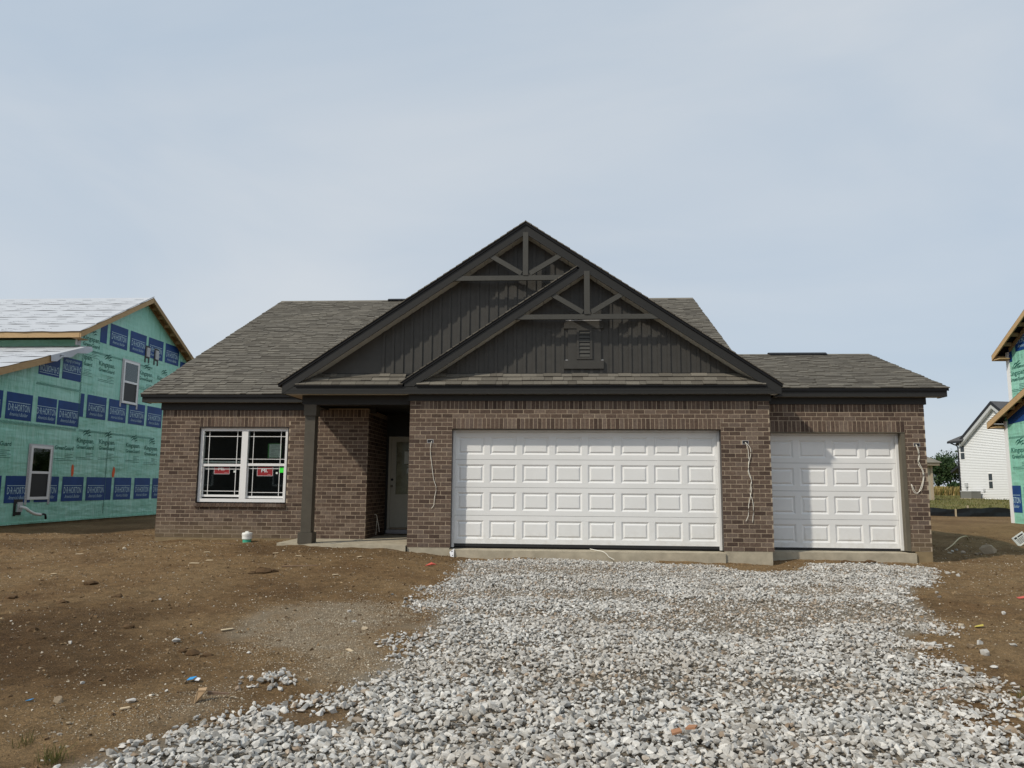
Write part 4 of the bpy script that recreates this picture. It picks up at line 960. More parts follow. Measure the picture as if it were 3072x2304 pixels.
for y in (5.70, 8.42): place("printed_logo", LOGO_G, lh, LP(y, 2.38, .006))
for (y, z, n, dx) in ((1.5, 2.73, 148, .018), (9.05, 2.72, 90, .005), (9.1, 5.32, 80, .005), (6.9, 3.95, 40, .018)): place("printed_seam", hatch(n), lh, LP(y, z, dx))
for y in (8.98, 10.70): place("printed_seam", hatch(52, .05), lh, axes((XW+.019 if y < 9 else XW+.005, y, .1 if y > 9 else 2.8), (0, 0, 1), (0, -1, 0)))
# roofs with lapped underlayment
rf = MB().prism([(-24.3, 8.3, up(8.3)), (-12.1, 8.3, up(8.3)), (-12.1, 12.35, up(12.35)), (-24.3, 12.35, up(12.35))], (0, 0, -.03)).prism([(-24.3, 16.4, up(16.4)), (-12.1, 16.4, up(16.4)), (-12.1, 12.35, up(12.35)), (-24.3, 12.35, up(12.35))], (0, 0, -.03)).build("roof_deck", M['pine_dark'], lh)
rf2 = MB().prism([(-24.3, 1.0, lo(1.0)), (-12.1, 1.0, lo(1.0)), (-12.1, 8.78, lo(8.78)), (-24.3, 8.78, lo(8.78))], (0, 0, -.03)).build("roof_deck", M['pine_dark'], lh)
def underlay(parent, x0, x1, y0, y1, zf, seed, edge=.03):
    """one lapped sheet with a wavy lower edge and printed marks"""
    rr = random.Random(seed); mb = MB(); n = 40; pts = []
    for i in range(n+1):
        x = x0+(x1-x0)*i/n; wv = .012+.010*math.sin(i*1.7+seed)+.006*rr.random()
        pts.append(((x, y0-.02*rr.random(), zf(y0)+wv), (x, (y0+y1)/2, zf((y0+y1)/2)+.008+.006*math.sin(i*.9)), (x, y1+.06, zf(y1+.06)+.004)))
    for i in range(n):
        for k in range(2): mb.quad(pts[i][k], pts[i+1][k], pts[i+1][k+1], pts[i][k+1])
        mb.quad((pts[i][0][0], pts[i][0][1], pts[i][0][2]-.012), (pts[i+1][0][0], pts[i+1][0][1], pts[i+1][0][2]-.012), pts[i+1][0], pts[i][0], mi=1)
    x = x0+rr.random()*.7; row = 0
    while x < x1-.9:
        for (fr, ln, br) in ((.30, .62, 1), (.66, .34, 0), (.14, .4, 0)):
            xs = x+rr.random()*.1+(.35 if fr > .6 else 0); yb = y0+(y1-y0)*fr
            if br:
                for k in range(9):      # a wavy word-like run of strokes
                    xa = xs+k*ln/9; ya = yb+.06*math.sin(k*.7)+.10*(k-4)/9; h = .022+.02*rr.random()
                    mb.quad((xa, ya, zf(ya)+.020), (xa+ln/9*.75, ya+.012, zf(ya+.012)+.020), (xa+ln/9*.75, ya+h, zf(ya+h)+.020), (xa, ya+h-.01, zf(ya+h-.01)+.020), mi=2)
            else: mb.quad((xs, yb, zf(yb)+.018), (xs+ln, yb, zf(yb)+.018), (xs+ln, yb+.022, zf(yb+.022)+.018), (xs, yb+.022, zf(yb+.022)+.018), mi=2)
        x += .98
    return mb.build("underlayment_sheet", [M['under'], M['under_ink'], M['under_ink']], parent)
ys = np.linspace(8.27, 12.28, 6)
for k in range(5): underlay(rf, -24.3, -12.09, ys[k], ys[k+1], up, 10+k)
ys = np.linspace(1.0, 8.66, 9)
for k in range(8): underlay(rf2, -24.3, -12.09, ys[k], ys[k+1], lo, 30+k)
MB().prism([(-12.09, 8.25, up(8.3)), (-12.09, 12.33, up(12.35)+.01), (-12.09, 12.33, up(12.35)+.05), (-12.09, 8.25, up(8.3)+.012)], (.012, 0, 0)).build("underlayment_edge", M['under'], rf)
# loose flap of underlayment lapping over the side
fl = MB(); pr_ = None
for i in range(9):
    y = 6.95+i*.235; d = .16+.05*math.sin(i*2.1); t = ((-12.2, y, lo(min(y, 8.7))+.03), (-12.04, y, lo(min(y, 8.7))+.02), (-12.02+.02*math.sin(i), y, lo(min(y, 8.7))-d))
    if pr_: fl.quad(pr_[0], t[0], t[1], pr_[1]).quad(pr_[1], t[1], t[2], pr_[2])
    pr_ = t
for k in range(4): fl.quad((-12.012, 7.3+.05*k, lo(7.3)-.02), (-12.012, 7.33+.05*k, lo(7.3)-.02), (-12.012, 7.33+.05*k, lo(7.3)-.10), (-12.012, 7.3+.05*k, lo(7.3)-.10), mi=1)
fl.build("underlayment_flap", [M['under'], M['under_ink']], rf2)
def ridgeboard(pts, name, mat, h=.16, t=.038, x=-12.12): return MB().prism([(x, pts[0][0], pts[0][1]-.03), (x, pts[1][0], pts[1][1]-.03), (x, pts[1][0], pts[1][1]-.03-h), (x, pts[0][0], pts[0][1]-.03-h)], (t, 0, 0)).build(name, mat, lh)
for (a, b) in ((8.3, 9.65), (9.655, 12.345)): ridgeboard(((a, up(a)), (b, up(b))), "rake_board", M['pine'])
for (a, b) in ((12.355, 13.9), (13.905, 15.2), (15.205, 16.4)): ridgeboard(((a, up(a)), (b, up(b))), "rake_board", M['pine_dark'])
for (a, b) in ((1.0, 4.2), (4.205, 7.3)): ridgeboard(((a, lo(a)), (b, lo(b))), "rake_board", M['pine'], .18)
MB().box(-24.3, -12.125, 8.29, 8.325, 5.60, 5.757).build("fascia_board", M['pine'], lh)
MB().box(-24.3, -12.125, .99, 1.025, 2.56, 2.74).build("fascia_board", M['pine'], lh)
MB().box(-12.38, -12.125, 8.33, 8.75, 5.585, 5.60).build("eave_return_board", M['pine_dark'], lh)
ridgeboard(((12.4, up(12.4)-.02), (16.3, up(16.3)-.02)), "ledger_board", M['pine_dark'], .12, .03, -12.395)
for k in range(8):
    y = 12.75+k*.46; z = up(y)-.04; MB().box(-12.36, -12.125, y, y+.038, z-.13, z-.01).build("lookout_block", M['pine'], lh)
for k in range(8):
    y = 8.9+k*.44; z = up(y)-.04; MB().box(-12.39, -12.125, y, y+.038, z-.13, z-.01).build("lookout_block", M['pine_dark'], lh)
# windows of the left house
def side_window(parent, X, y0, y1, z0, z1, blind):
    zc = (z0+z1)/2
    w = MB(); d = .045
    for (a, b, c, e) in ((y0, y0+.07, z0, z1), (y1-.07, y1, z0, z1), (y0+.07, y1-.07, z1-.07, z1), (y0+.07, y1-.07, z0, z0+.08), (y0+.07, y1-.07, zc-.03, zc+.04)): w.box(X+.004, X+d, a, b, c, e)
    w = w.build("window", M['vinyl'], parent)
    fl = MB()
    for (a, b, c, e) in ((y0-.09, y0-.002, z0-.14, z1+.05), (y1+.002, y1+.09, z0-.14, z1+.05), (y0-.002, y1+.002, z1+.002, z1+.05)): fl.box(X+.008, X+.018, a, b, c, e)
    for yy in (y0-.045, y1+.045):
        zz = z0-.1
        while zz < z1: fl.quad((X+.02, yy-.012, zz), (X+.02, yy+.012, zz), (X+.02, yy+.012, zz+.028), (X+.02, yy-.012, zz+.028), mi=1); zz += .075
    fl.build("nailing_flange", [M['flange'], M['grey_metal']], w)
    MB().box(X+.030, X+.033, y0+.07, y1-.07, zc+.041, z1-.071).build("pane", M['glass'], w)
    MB().box(X+.012, X+.020, y0+.07, y1-.07, z0+.08, zc-.031).build("sash_dark_sheet", M['black'], w)  # black sheet painting in the dark inside of the lower opening
    MB().box(X+.012, X+.020, y0+.07, y1-.07, zc+.041, z1-.071).build("blind", M[blind], w)
    s = MB().quad((X+.024, y0+.12, zc+.32), (X+.024, y0+.40, zc+.28), (X+.024, y0+.40, zc+.50), (X+.024, y0+.12, zc+.56))
    s.quad((X+.0255, y0+.20, zc+.38), (X+.0255, y0+.24, zc+.38), (X+.0255, y0+.29, zc+.48), (X+.0255, y0+.25, zc+.49), mi=1); s.build("window_sticker", [M['paper'], M['green_edge']], w)
    return w
side_window(lh, XW, 6.94, 7.83, .62, 2.17, 'grey_metal'); side_window(lh, XW, 11.23, 12.17, 3.87, 5.37, 'flange')
for y in (12.69, 13.31):
    v = MB().box(XW+.008, XW+.011, y-.17, y+.15, 5.67, 6.13).build("vent_flashing", M['black'], lh)
    MB().box(XW+.009, XW+.012, y-.17, y-.09, 5.50, 5.669).build("flashing_leg", M['black'], v); MB().box(XW+.009, XW+.012, y+.07, y+.15, 5.50, 5.669).build("flashing_leg", M['black'], v)
    vp = MB().box(XW+.012, XW+.05, y-.10, y+.11, 5.72, 6.06)
    for k in range(5): vp.box(XW+.05, XW+.056, y-.09, y+.10, 5.745+k*.062, 5.765+k*.062)
    vp.build("vent_hood", M['flange'], v)
pf = MB().box(XW+.008, XW+.012, 6.44, 6.80, .52, .64).box(XW+.008, XW+.012, 6.44, 6.54, .18, .519).box(XW+.008, XW+.012, 6.541, 6.76, .20, .29).build("pipe_flashing", M['black'], lh)
MB().box(XW+.012, XW+.05, 6.57, 6.76, .29, .56).build("pipe_plate", M['flange'], pf)
MB().tube(smooth_path([(XW+.05, 6.66, .42), (XW+.16, 6.70, .40), (XW+.20, 6.85, .30), (XW+.22, 7.05, .22), (XW+.22, 7.30, .19)]), .042, 10).build("conduit", M['white_pvc'], pf, smooth=True)
MB().tube(smooth_path([(XW+.22, 7.29, .19), (XW+.22, 7.42, .20), (XW+.22, 7.50, .17), (XW+.20, 7.56, .06)]), .03, 8).build("conduit_end", M['black'], pf)
for y, z in ((8.9, 1.49), (11.11, 1.46)):
    mb = MB(); rr = random.Random(int(y)); pts = [(XW+.007, y+.085*math.cos(a)*rr.uniform(.7, 1.15), z+.20*math.sin(a)*rr.uniform(.85, 1.1)) for a in np.linspace(0, 2*math.pi, 15)[:-1]]
    mb.quad(*pts); mb.build("paint_mark", M['orange'], lh)

# ------------------------------------------------------------------ unfinished house on the right
XV = 17.2
rh = thing("unfinished_house", (22, 5, 0), "unfinished house in sunlit green wrap with white corner boards behind silt fence", "house", "houses still wrapped in green sheeting")
def rlo(y): return 3.30+(11.95-y)*.41
def rup(y): return 5.55+(11.92-y)*.575 if y > 6.2 else 5.55+(11.92-6.2)*.575-(6.2-y)*.575
MB().prism([(XV, 11.5, .03), (XV, 2.0, .03), (XV, 2.0, 4.6), (XV, 8.8, rlo(8.8)-.1), (XV, 11.5, rlo(11.5)-.1)], (.12, 0, 0)).build("wrapped_wall", M['wrap_sun'], rh)
MB().prism([(XV+.35, 11.72, 3.0), (XV+.35, .6, 3.0), (XV+.35, .6, rup(.6)-.1), (XV+.35, 6.2, rup(6.2)-.1), (XV+.35, 11.72, rup(11.72)-.1)], (.12, 0, 0)).build("wrapped_wall", M['wrap_sun'], rh)
MB().box(XV+.12, 27, 11.35, 11.5, .03, 3.2).box(XV+.48, 27, 11.6, 11.72, 3.0, 5.4).box(XV+.12, 27, 2.0, 2.1, .03, 4.0).build("wrapped_wall", M['wrap'], rh)
MB().box(XV+.02, 27, 2.0, 11.48, -.5, .025).build("foundation", M['concrete_muddy'], rh)
MB().box(XV-.02, XV-.001, 11.36, 11.52, .06, 3.3).box(XV-.02, XV+.14, 11.521, 11.54, .06, 3.3).build("corner_board", M['vinyl'], rh)
MB().box(XV+.33, XV+.349, 11.58, 11.74, 3.5, 5.6).box(XV+.33, XV+.49, 11.741, 11.76, 3.0, 5.6).build("corner_board", M['vinyl'], rh)
r1 = MB().prism([(16.88, 11.97, rlo(11.97)), (27, 11.97, rlo(11.97)), (27, 7.6, rlo(7.6)), (16.88, 7.6, rlo(7.6))], (0, 0, -.03)).build("roof_deck", M['drip'], rh)
r2 = MB().prism([(17.18, 11.94, rup(11.94)), (27, 11.94, rup(11.94)), (27, 6.2, rup(6.2)), (17.18, 6.2, rup(6.2))], (0, 0, -.03)).prism([(17.18, .4, rup(.4)), (27, .4, rup(.4)), (27, 6.2, rup(6.2)), (17.18, 6.2, rup(6.2))], (0, 0, -.03)).build("roof_deck", M['drip'], rh)
def rboard(x, fn, y0, y1, h, name="rake_board", mat='pine'): return MB().prism([(x, y0, fn(y0)-.02), (x, y1, fn(y1)-.02), (x, y1, fn(y1)-.02-h), (x, y0, fn(y0)-.02-h)], (.04, 0, 0)).build(name, M[mat], rh)
rboard(16.87, rlo, 11.93, 7.6, .19); rboard(17.17, rup, 11.90, 6.2, .17); rboard(17.17, rup, 6.195, .4, .17)
rboard(XV-.05, lambda y: rlo(y)-.06, 11.3, 7.6, .13, "ledger_board", 'pine_dark'); rboard(XV+.30, lambda y: rup(y)-.06, 11.5, 6.3, .13, "ledger_board", 'pine_dark')
MB().box(16.90, XV-.02, 11.45, 11.93, 3.10, 3.135).build("eave_return_board", M['pine'], rh); MB().box(17.2, XV+.33, 11.5, 11.9, 5.36, 5.395).build("eave_return_board", M['pine'], rh)
MB().box(16.88, 27, 11.935, 11.97, 3.09, 3.25).build("fascia_board", M['pine'], rh); MB().box(17.18, 27, 11.905, 11.94, 5.35, 5.52).build("fascia_board", M['pine'], rh)
for k in range(6):
    y = 11.2-k*.42; MB().box(16.92, XV-.06, y, y+.038, rlo(y)-.16, rlo(y)-.04).build("lookout_block", M['pine_dark'], rh)
    y = 11.3-k*.42; MB().box(17.22, XV+.29, y, y+.038, rup(y)-.16, rup(y)-.04).build("lookout_block", M['pine_dark'], rh)
def RP(y, z, x=XV): return axes((x-.006, y, z), (0, -1, 0), (0, 0, 1))
def half_panel(u0, u1):
    mb = MB().box(u0, u1, -.42, .42, 0, .002); tb = MB(); add_text(tb, text_poly("D·R·HORTON", .19, .86, 0, .006), 0, -.035, .0035, 0); add_text(tb, text_poly("America's Builder", .10, .74, .45), 0, -.225, .0035, 0)
    keep_ = [k for k, f_ in enumerate(tb.f) if all(u0+.02 < tb.v[i][0] < u1-.01 for i in f_)]
    b = len(mb.v); mb.v.extend(tb.v)
    for k in (keep_ if u1-u0 > .3 else []): mb.f.append(tuple(b+i for i in tb.f[k])); mb.t.append(0.0); mb.mi.append(1)
    mb.quad((max(u0+.02, -.44), .115, .0035), (min(u1-.01, .44), .115, .0035), (min(u1-.01, .44), .13, .0035), (max(u0+.02, -.44), .13, .0035), mi=1)
    return mb.mesh("printed_panel", [M['blue'], M['pale_print']])
HP = half_panel(.02, .50)
place("printed_panel", HP, rh, RP(11.41, .82)); place("printed_panel", PANEL, rh, RP(10.23, .82)); place("printed_panel", PANEL, rh, RP(9.0, .82))
place("printed_logo", LOGO, rh, RP(10.80, 2.36)); place("printed_emblem", EMBLEM, rh, RP(10.80, 2.36)); place("printed_logo", LOGO, rh, RP(9.6, 2.36)); place("printed_emblem", EMBLEM, rh, RP(9.6, 2.36))
place("printed_seam", hatch(60), rh, RP(11.35, 2.72)); place("printed_seam", hatch(60), rh, RP(11.5, 5.0, XV+.35))
place("printed_panel", PANEL, rh, RP(10.7, 5.92, XV+.35)); place("printed_panel", half_panel(.3, .5), rh, RP(11.93, 5.68, XV+.35))
place("printed_logo", LOGO, rh, RP(11.22, 4.87, XV+.35)); place("printed_emblem", EMBLEM, rh, RP(11.22, 4.87, XV+.35)); place("printed_logo", LOGO, rh, RP(10.0, 4.87, XV+.35)); place("printed_emblem", EMBLEM, rh, RP(10.0, 4.87, XV+.35))
mb = MB().prism([(XV-.004, 11.32, rlo(11.3)-.38), (XV-.004, 10.3, rlo(11.3)-.32), (XV-.004, 10.3, rlo(10.3)-.2), (XV-.004, 11.32, rlo(11.3)-.2)], (.003, 0, 0)).build("printed_panel", M['blue'], rh)

# ------------------------------------------------------------------ far houses
wh = thing("white_house", (37.6, 55, .25), "white lap-sided two-storey house with black roof edges beyond the silt fence", "house")
Wm = axes((37.6, 55, .25), (.247, -.969, 0), (0, 0, 1))
def wpart(mb, name, mat, parent=None): return place(name, mb.mesh(name, mat), parent or wh, Wm)
def wr(s): return 4.95+(s-.45)*.80 if s < 4.18 else 4.95+(7.91-s)*.80
sd = MB(); z = 0.0; lap = .135
while z < 7.8:
    def clip(zz):
        if zz <= 4.95: return (0.0, 8.36)
        e = (zz-4.95)/.80; return (.45+e, 7.91-e)
    a, b = clip(z); a2, b2 = clip(z+lap)
    if b-a < .15: break
    if b2 > a2: sd.quad((a, z, .05), (b, z, .05), (b2, z+lap, .0), (a2, z+lap, .0)); sd.quad((a, z, .0), (b, z, .0), (b, z, .05), (a, z, .05))
    z += lap
wpart(sd, "lap_siding", M['white_siding'])
wpart(MB().box(0, 8.36, -.3, 4.95, -9, -.01).prism([(.5, 4.95, -.01), (7.86, 4.95, -.01), (4.18, 7.85, -.01)], (0, 0, -8.9)), "wall", M['white_siding'])
rfw = MB()
for (a, b) in ((-.05, 4.18), (8.4, 4.18)): rfw.prism([(a, wr(a)+.02, .35), (b, wr(b)+.02, .35), (b, wr(b)+.02, -9.2), (a, wr(a)+.02, -9.2)], (0, .09, 0))
rfw = wpart(rfw, "roof", M['far_roof'])
for (a, b) in ((.45, 4.18), (7.91, 4.18)): wpart(MB().prism([(a, wr(a)+.11, .40), (b, wr(b)+.11, .40), (b, wr(b)-.17, .40), (a, wr(a)-.17, .40)], (0, 0, -.04)), "rake_trim", M['black_trim']); wpart(MB().prism([(a, wr(a)-.175, .37), (b, wr(b)-.175, .37), (b, wr(b)-.48, .37), (a, wr(a)-.48, .37)], (0, 0, -.3)), "rake_soffit", M['flange'])
wpart(MB().prism([(-.75, 4.93, .5), (.9, 4.93, .5), (1.55, 5.75, -.2), (1.2, 5.9, -2.0), (-.75, 5.0, -2)], (0, .05, 0)), "lower_roof", M['far_roof'])
wpart(MB().box(-.78, .75, 4.78, 4.93, .42, .52), "gutter", M['black_trim']); wpart(MB().tube([(-.45, 4.8, .44), (-.2, 4.6, .1), (-.07, 4.45, .06), (-.07, 0, .06)], .06, 6), "downspout", M['black_trim'])
wpart(MB().prism([(-1.1, 2.35, .1), (0, 2.95, .1), (0, 2.75, .1), (-1.0, 2.2, .1)], (0, 0, -2)), "porch_roof", M['black_trim'])
def wwin(s0, s1, z0, z1):
    f = MB().box(s0, s1, z0, z1, .02, .05); f = wpart(f, "window", M['vinyl']); zc = (z0+z1)/2
    for (a, b) in ((z0+.07, zc-.03), (zc+.05, z1-.07)): wpart(MB().box(s0+.06, s1-.06, a, b, .051, .056), "pane", M['dark_glass'], f)
wwin(.13, .68, 3.30, 4.60); wwin(3.0, 3.50, .82, 2.16); wwin(5.4, 6.1, .82, 2.3)
em = wpart(MB().box(.55, .78, 1.0, 1.34, .03, .2), "meter_box", M['flange']); wpart(MB().tube([(.66, 1.0, .1), (.66, 0, .1)], .05, 6), "meter_pipe", M['flange'], em)
wpart(MB().box(2.45, 2.62, .62, .86, .03, .12), "disconnect_box", M['flange'])
ac = thing("air_conditioner", (38.0, 53.3, .22), "boxy grey outdoor condenser unit beside the white house wall", "air conditioner")
place("condenser_body", MB().box(1.2, 2.38, .05, .60, .3, 1.2).mesh("condenser_body", M['condenser']), ac, Wm); place("condenser_top", MB().box(1.17, 2.41, .601, .66, .27, 1.23).box(1.4, 2.2, .661, .69, .45, 1.05).mesh("condenser_top", M['flange']), ac, Wm); place("condenser_pad", MB().box(1.1, 2.6, -.1, .049, .2, 1.3).mesh("condenser_pad", M['concrete']), ac, Wm)
th = thing("tan_house", (27, 47, .1), "low tan house with grey hip roof glimpsed behind the garage corner", "house")
MB().box(22, 30.38, 45, 54, -.3, 2.8).build("wall", M['tan_wall'], th)
MB().box(21.6, 30.85, 44.5, 54.5, 2.80, 2.98).build("fascia", M['soffit_raw'], th)
MB().prism([(21.5, 44.4, 2.99), (30.95, 44.4, 2.99), (27.2, 49.5, 5.6), (25.0, 49.5, 5.6)], (0, .01, .05)).quad((30.95, 44.4, 3.0), (30.95, 54.6, 3.0), (27.2, 49.5, 5.65)).quad((21.5, 54.6, 3.0), (30.95, 54.6, 3.0), (27.2, 49.5, 5.65), (25, 49.5, 5.65)).quad((21.5, 44.4, 3.0), (21.5, 54.6, 3.0), (25, 49.5, 5.65)).build("roof", M['tan_roof'], th)
MB().box(30.36, 30.5, 44.9, 45.06, .1, 2.79).build("corner_board", M['soffit_raw'], th)
# house across the street, behind the viewer: what the front glass mirrors
oh = thing("dark_house", (-24, -48, -.6), "plain dark-sided gabled house across the street behind the viewer", "house")
MB().box(-34, -12, -54, -44, -1.0, 5.2).build("wall", M['siding'], oh)
MB().prism([(-35, -43.6, 5.2), (-11, -43.6, 5.2), (-18, -43.6, 8.6), (-23, -43.6, 9.8)], (0, -10.8, 0)).build("roof", M['far_roof'], oh)
for x in (-31, -26, -20, -15):
    f = MB().box(x-.5, x+.5, -44.0, -43.95, .9, 2.4).build("window", M['vinyl'], oh); MB().box(x-.42, x+.42, -43.949, -43.94, .98, 2.32).build("pane", M['dark_glass'], f)

# ------------------------------------------------------------------ silt fence
sf = thing("silt_fence", (18, 16, 0), "low black silt fence of sagging fabric on wooden stakes behind the dirt", "fence")
mb = MB(); pr_ = None
for i in range(81):
    x = 8+i*.3; y = 15.4+.02*x+.05*math.sin(x*1.3); g = gzr(x, y)-.02; h = .33+.035*math.sin(x*2.1)+.02*math.sin(x*5)-.05*max(0, math.sin(x*.9+2))**6
    t = ((x, y, g), (x, y+.03*math.sin(x*4), g+h*.5), (x, y, g+h))
    if pr_: mb.quad(pr_[0], t[0], t[1], pr_[1]).quad(pr_[1], t[1], t[2], pr_[2])
    pr_ = t
mb.build("fence_fabric", M['silt'], sf)
for x, dy, h in ((12.6, -.04, .42), (15.0, .04, .44), (17.55, -.04, .30), (18.05, .05, .42), (20.2, .05, .42), (22.6, -.04, .42)):
    y = 15.4+.02*x+dy; g = gzr(x, y); MB().box(x-.025, x+.025, y-.02, y+.02, g-.1, g+h).build("stake", M['stake'], sf)

# ------------------------------------------------------------------ field and trees
r_ = np.random.default_rng(77)
def blades(x, y, z, h, w, mat, name, lean=.25):
    n = len(x); a = r_.uniform(0, np.pi, n); dx = np.cos(a)*w/2; dy = np.sin(a)*w/2; lx = r_.normal(0, lean, n)*h; ly = r_.normal(0, lean, n)*h
    V = np.stack([np.stack([x-dx, y-dy, z], -1), np.stack([x+dx, y+dy, z], -1), np.stack([x+dx*.3+lx, y+dy*.3+ly, z+h], -1), np.stack([x-dx*.3+lx, y-dy*.3+ly, z+h], -1)], 1).reshape(-1, 3)
    F = np.arange(4*n).reshape(n, 4); return fastmesh(name, V, F, mat, r_.random(n))
n = 26000; x = r_.uniform(30, 110, n); y = 98+60*r_.random(n)**2
tag(place("corn_field", blades(x, y, gz(x, y)-.05, r_.uniform(.9, 1.45, n), r_.uniform(.08, .22, n), M['corn'], "corn_field")), "dry yellow corn field below the distant trees", "corn", kind='stuff')
n = 20000; x = r_.uniform(10, 48, n); y = 16.5+60*r_.random(n)**1.5
tag(place("field_grass", blades(x, y, gz(x, y)-.02, r_.uniform(.04, .16, n), r_.uniform(.02, .06, n), M['blade'], "field_grass", .5)), "short patchy grass behind the silt fence", "grass", kind='stuff')
def tree(x, y, h, w, label, seed, grp="trees beyond the corn field"):
    r = np.random.default_rng(seed); g = float(gz(x, y)); t = thing("broadleaf_tree", (x, y, g), label, "tree", grp)
    tr = MB().tube([(x, y, g-.3), (x+.1, y, g+h*.35), (x-.1, y+.1, g+h*.62)], .28, 8, r1=.12)
    for k in range(5):
        a = r.uniform(0, 6.28); tr.tube([(x, y, g+h*(.28+.06*k)), (x+math.cos(a)*w*.35, y+math.sin(a)*w*.35, g+h*(.5+.07*k))], .09, 5, r1=.03)
    tr.build("trunk", M['bark'], t)
    nc = 46; u = r.normal(size=(nc, 3)); u /= np.linalg.norm(u, axis=1)[:, None]; rad = r.random(nc)**.45
    cx = x+u[:, 0]*rad*w*.46; cy = y+u[:, 1]*rad*w*.46; cz = g+h*.56+u[:, 2]*rad*h*.40; cs = r.uniform(.10, .24, nc)*w
    nl = 95; k = np.repeat(np.arange(nc), nl); d = r.normal(size=(nc*nl, 3)); d /= np.linalg.norm(d, axis=1)[:, None]; d *= r.random((nc*nl, 1))**.4
    P = np.stack([cx[k], cy[k], cz[k]], -1)+d*cs[k][:, None]*np.array([1, 1, .75]); s = r.uniform(.12, .30, nc*nl)
    e1 = r.normal(size=P.shape); e1 /= np.linalg.norm(e1, axis=1)[:, None]; e2 = np.cross(e1, r.normal(size=P.shape)); e2 /= np.linalg.norm(e2, axis=1)[:, None]
    V = np.stack([P-e1*s[:, None], P+e2*s[:, None]*.6, P+e1*s[:, None], P-e2*s[:, None]*.6], 1).reshape(-1, 3)
    place("crown", fastmesh("crown", V, np.arange(len(V)).reshape(-1, 4), M['leaf'], r.random(nc)[k]*.6+.4*r.random(nc*nl)), t)
TS = [(78, 165, 6.6, 7), (82.5, 168, 7.3, 8), (86.5, 162, 8.7, 8), (91, 166, 9.6, 9), (95.5, 163, 8.8, 8), (101, 168, 9.0, 9), (73, 168, 7.6, 8), (107, 166, 9.8, 9), (85, 172, 8.2, 9), (68, 166, 8.2, 9), (114, 168, 8.9, 9), (62, 170, 8.6, 9)]
for k, (x, y, h, w) in enumerate(TS): tree(x, y, h, w, ("tallest" if h > 9.5 else "low" if h < 7.5 else "dark")+" green broadleaf tree in the row beyond the corn field", 300+k)
for k in range(2):
    x, y = (59.6, 100.5) if k == 0 else (61.9, 99.5)
    tree(x, y, 1.9, 2.0, "low leafy bush at the edge of the corn field", 340+k, "bushes at the corn field edge")

# ------------------------------------------------------------------ small things in the yard
def gpos(x, y): return gzr(x, y)
cp = thing("cleanout_pipe", (-3.36, .85, -.05), "white capped sewer cleanout on a green pipe stub by the brick wall", "pipe")
zc = gpos(-3.36, .85)
MB().lathe((-3.36, .85, 0), [(.084, zc-.1), (.084, .045)], 24).build("pipe_stub", M['pvc_green'], cp, smooth=False)
MB().lathe((-3.36, .85, 0), [(.090, .044), (.096, .05), (.096, .115), (.102, .117), (.102, .155), (.096, .170), (.05, .178)], 28).build("cap", M['white_pvc'], cp)
MB().box(-3.39, -3.33, .82, .88, .176, .20).build("cap_nut", M['white_pvc'], cp)
# folded cardboard scrap
x, y = .37, -8.80; z = gpos(x, y)+.045
cb = thing("cardboard_scrap", (x, y, z), "folded brown cardboard corner lying on dirt left of the gravel", "cardboard")
A = Vector((x-.035, y+.02, z+.035)); Bv = Vector((x+.025, y+.035, z+.04)); Cc = Vector((x+.045, y-.03, z+.035)); D = Vector((x-.01, y-.045, z+.035))
MB().prism([A, Bv, Cc, D], (0, 0, -.006)).build("flap", M['card'], cb)
MB().prism([A, D, D+Vector((.0, -.03, -.075)), A+Vector((-.012, -.012, -.07))], (.005, .003, 0)).build("flap", M['card'], cb)
MB().prism([D, Cc, Cc+Vector((-.03, -.005, -.055)), D+Vector((.0, -.03, -.075))], (0, .005, 0)).build("flap", M['card'], cb)
MB().hexa([(x+.03, y+.03, z-.01), (x+.17, y+.06, z-.012), (x+.17, y+.075, z-.012), (x+.03, y+.05, z-.01), (x+.03, y+.03, z+.012), (x+.17, y+.06, z-.004), (x+.17, y+.075, z-.004), (x+.03, y+.05, z+.012)]).build("strip", M['old_stick'], cb)
def scrap(name, x, y, pts, h, mat, label, cat, dz=.006, group=None):
    z = gpos(x, y)+dz; o = MB().prism([(x+p[0], y+p[1], z+(p[2] if len(p) > 2 else 0)) for p in pts], (0, 0, h)).build(name, mat, None); return tag(o, label, cat, group)
scrap("plastic_scrap", .06, -8.30, [(-.03, -.02, .01), (.02, -.025, .02), (.028, .02, .03), (-.025, .022, .02)], .004, M['blue_litter'], "bright blue plastic scrap on the dirt above the cardboard", "litter", .004)
scrap("plastic_scrap", .10, -8.295, [(-.012, -.018, .012), (.018, -.015, .01), (.018, .015, .02), (-.012, .018, .024)], .004, M['white_ink'], "white plastic scrap touching the bright blue one", "litter", .004)
scrap("plastic_scrap", -.83, -8.83, [(-.02, -.012), (.02, -.015, .008), (.025, .01, .012), (-.015, .016)], .003, M['blue_litter'], "small faded blue plastic scrap near the grey rock", "litter", .004)
scrap("paper_scrap", 7.08, -5.79, [(-.055, -.03), (.03, -.04, .015), (.06, .02, .02), (-.01, .035)], .004, M['yellow'], "crumpled yellow scrap lying on the dirt right of the driveway", "litter", .008)
scrap("plastic_scrap", 8.62, -3.88, [(-.07, -.05), (.05, -.06, .02), (.08, .03, .03), (-.05, .05)], .005, M['red_scrap'], "faded red scrap on the dirt far right of the driveway", "litter", .008)
scrap("plastic_scrap", .71, -1.5, [(-.09, -.03), (.02, -.04, .03), (.09, .01, .02), (.0, .04, .05)], .006, M['red_scrap'], "crumpled red scrap on dirt below the garage corner", "litter", .01)
